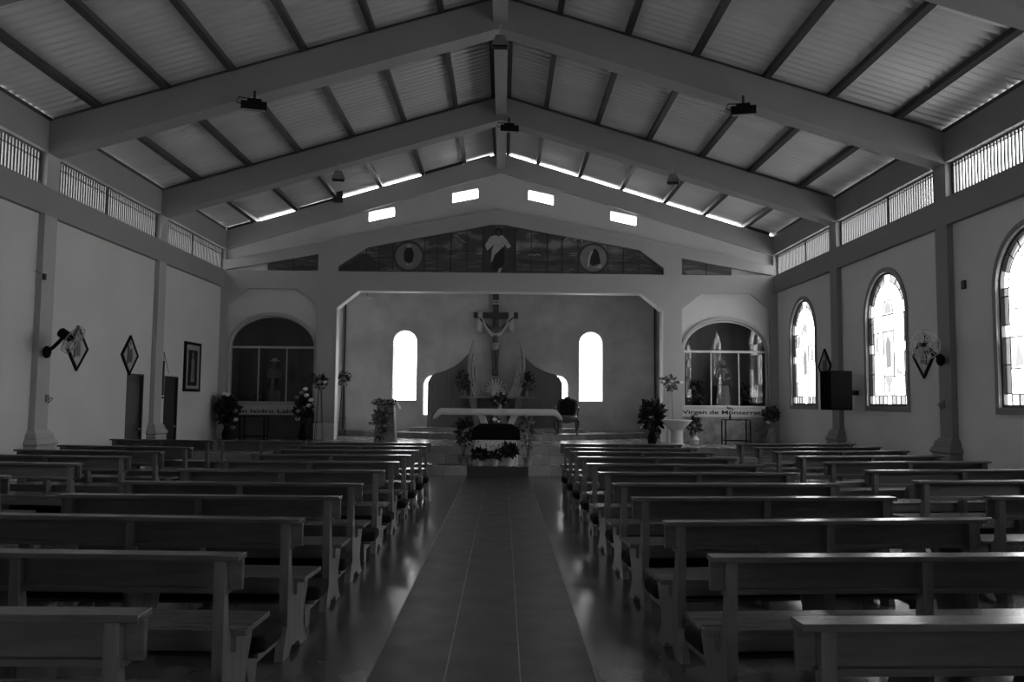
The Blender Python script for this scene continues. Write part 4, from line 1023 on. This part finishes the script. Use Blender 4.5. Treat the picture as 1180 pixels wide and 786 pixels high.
# floodlights and speakers under the roof
def flood(loc, rz, label, kind):
    t = thing('floodlight', label, 'lamp', loc, rz)
    if kind == 'black':
        MB().hexa([(-.20, -.10, -.10), (.20, -.10, -.10), (.16, .14, -.02), (-.16, .14, -.02), (-.20, -.06, .06), (.20, -.06, .06), (.16, .12, .08), (-.16, .12, .08)]).build('housing', 'black', t, bevel=.008)
        MB().hexa([(-.18, -.108, -.095), (.18, -.108, -.095), (.16, .12, -.03), (-.16, .12, -.03), (-.18, -.112, -.115), (.18, -.112, -.115), (.16, .12, -.05), (-.16, .12, -.05)]).build('lens', 'plain_grey', t)
        MB().box((-.11, .02, .06), (.11, .10, .13)).build('gear_box', 'black', t, bevel=.005)
        MB().tube([(-.16, .0, .0), (-.27, -.02, .03), (-.24, 0, .12), (-.08, .03, .12)], .008, 6).build('cable_loop', 'black', t)
        MB().box((-.02, .04, .12), (.02, .08, .26)).build('bracket', 'iron', t)
    else:
        MB().hexa([(-.14, -.13, -.10), (.14, -.13, -.10), (.14, .02, -.10), (-.14, .02, -.10), (-.07, -.06, .10), (.07, -.06, .10), (.07, .02, .10), (-.07, .02, .10)]).build('housing', 'robe_mid', t, bevel=.006)
        MB().box((-.12, -.125, -.125), (.12, -.0, -.098)).build('lens', 'black', t)
        MB().tube([(0, -.02, .09), (0, .0, .30)], .014, 6).build('bracket', 'fan_plastic', t)
flood((-3.93, 13.0, 6.33), .25, 'black floodlight under the nearer roof rafter on the windowless side', 'black')
flood((3.93, 13.0, 6.36), -.25, 'black floodlight under the nearer roof rafter on the stained window side', 'black')
flood((0.0, 13.08, 7.47), 0, 'grey lamp under the peak of the nearer roof rafter', 'grey')
flood((.18, 17.5, 7.52), .1, 'black floodlight at the peak of the farther roof rafter', 'black')
flood((-3.48, 17.52, 6.44), .2, 'grey lamp under the farther rafter, windowless side', 'grey')
flood((3.72, 17.50, 6.46), -.2, 'grey lamp with loose cable under the farther rafter, stained window side', 'grey')
t = thing('ceiling_speaker', 'small dark loudspeaker fixed to the sloping beam above the chancel wall', 'speaker', (-4.33, F - .13, 7.06), .2)
MB().box((-.13, -.11, -.19), (.13, .11, .19)).build('cabinet', 'iron', t, bevel=.02); MB().box((-.03, .08, -.03), (.03, .14, .03)).build('bracket', 'iron', t)
# tiny flowers tied to a pew, cable on the floor
t = thing('pew_flowers', 'tiny cluster of pale flowers on the rear face of a near pew, windowless side', 'flowers', (-2.42, 4.20, .795))
for dx, dz in ((-.05, 0), (-.02, .02), (.01, -.01), (.03, .025), (.0, -.03)): blossom(t, (dx, -.02, dz), .014, 'petal_grey')
leaves(MB(), (0, -.01, 0), .05, 20, .03).build('foliage', 'leaf_pale', t)

# ------------------------------------------------------------------ daylight
w = bpy.data.worlds.new('sky'); sc.world = w; w.use_nodes = True; nt = w.node_tree; nt.nodes.clear()
out = nt.nodes.new('ShaderNodeOutputWorld'); bg = nt.nodes.new('ShaderNodeBackground'); tc = nt.nodes.new('ShaderNodeTexCoord'); sp = nt.nodes.new('ShaderNodeSeparateXYZ')
nt.links.new(tc.outputs['Generated'], sp.inputs[0])
def madd(a, k, b):
    n = nt.nodes.new('ShaderNodeMath'); n.operation = 'MULTIPLY_ADD'; n.inputs[1].default_value = k
    nt.links.new(a, n.inputs[0])
    if isinstance(b, float): n.inputs[2].default_value = b
    else: nt.links.new(b, n.inputs[2])
    return n.outputs[0]
KX, KY, KZ, K0 = 3.0, 0.0, 3.0, 10.5
s_ = madd(sp.outputs['X'], KX, madd(sp.outputs['Y'], KY, madd(sp.outputs['Z'], KZ, K0)))
mxn = nt.nodes.new('ShaderNodeMath'); mxn.operation = 'MAXIMUM'; mxn.inputs[1].default_value = .5; nt.links.new(s_, mxn.inputs[0])
nt.links.new(mxn.outputs[0], bg.inputs['Strength']); bg.inputs['Color'].default_value = (1, 1, 1, 1); nt.links.new(bg.outputs[0], out.inputs[0])
def portal(c, nrm, sx, sy):
    l = bpy.data.lights.new('portal', 'AREA'); l.shape = 'RECTANGLE'; l.size = sx; l.size_y = sy; l.cycles.is_portal = True
    o = bpy.data.objects.new('daylight_portal', l); C.objects.link(o); o.location = c
    n = Vector(nrm); o.rotation_euler = n.to_track_quat('-Z', 'Z' if abs(n.z) < .9 else 'Y').to_euler()
for s in (-1, 1): portal((s * (W + .3), (Y0 + F) / 2, 5.315), (-s, 0, 0), F - Y0, .57)
for yc in (20.0, 15.65, 11.25, 6.75): portal((PW + .2, yc, 2.9), (-1, 0, 0), 1.62, 2.56)
portal((-2.87, BY + .25, 2.7), (0, -1, 0), .72, 2.13); portal((2.75, BY + .25, 2.71), (0, -1, 0), .72, 2.13)
for x in (-1.98, 1.75): portal((x, BY + .25, 1.8), (0, -1, 0), .64, 1.24)
portal((0, F + .4, 6.85), (0, -1, 0), 7.3, 1.0)
for a in PORT: portal(*a)
portal((0, Y0 - .3, 1.15), (0, 1, 0), 1.0, 2.3)

# ------------------------------------------------------------------ camera
f_px, pitch, yaw, roll, cxm = 953.9743, 0.07236, 0.01009, 0.00951, 0.10558
fw = Vector((math.sin(yaw) * math.cos(pitch), math.cos(yaw) * math.cos(pitch), math.sin(pitch)))
R = Vector((math.cos(yaw), -math.sin(yaw), 0)); U = R.cross(fw)
R2 = R * math.cos(roll) + U * math.sin(roll); U2 = U * math.cos(roll) - R * math.sin(roll)
cam = bpy.data.cameras.new('camera'); co = bpy.data.objects.new('camera', cam); C.objects.link(co)
mat = Matrix((R2, U2, -fw)).transposed().to_4x4(); mat.translation = Vector((cxm, 0, 1.65)); co.matrix_world = mat
cam.sensor_width = 36; cam.lens = f_px / 1180 * 36; cam.clip_start = .05; cam.clip_end = 200
sc.camera = co
sc.view_settings.view_transform = 'Standard'; sc.view_settings.look = 'None'; sc.view_settings.gamma = 1
sc.view_settings.use_curve_mapping = False; sc.view_settings.exposure = 0.12
sc.cycles.use_denoising = True; sc.cycles.max_bounces = 10; sc.cycles.diffuse_bounces = 5; sc.cycles.glossy_bounces = 4; sc.cycles.transparent_max_bounces = 16
sc.cycles.caustics_reflective = False; sc.cycles.caustics_refractive = False
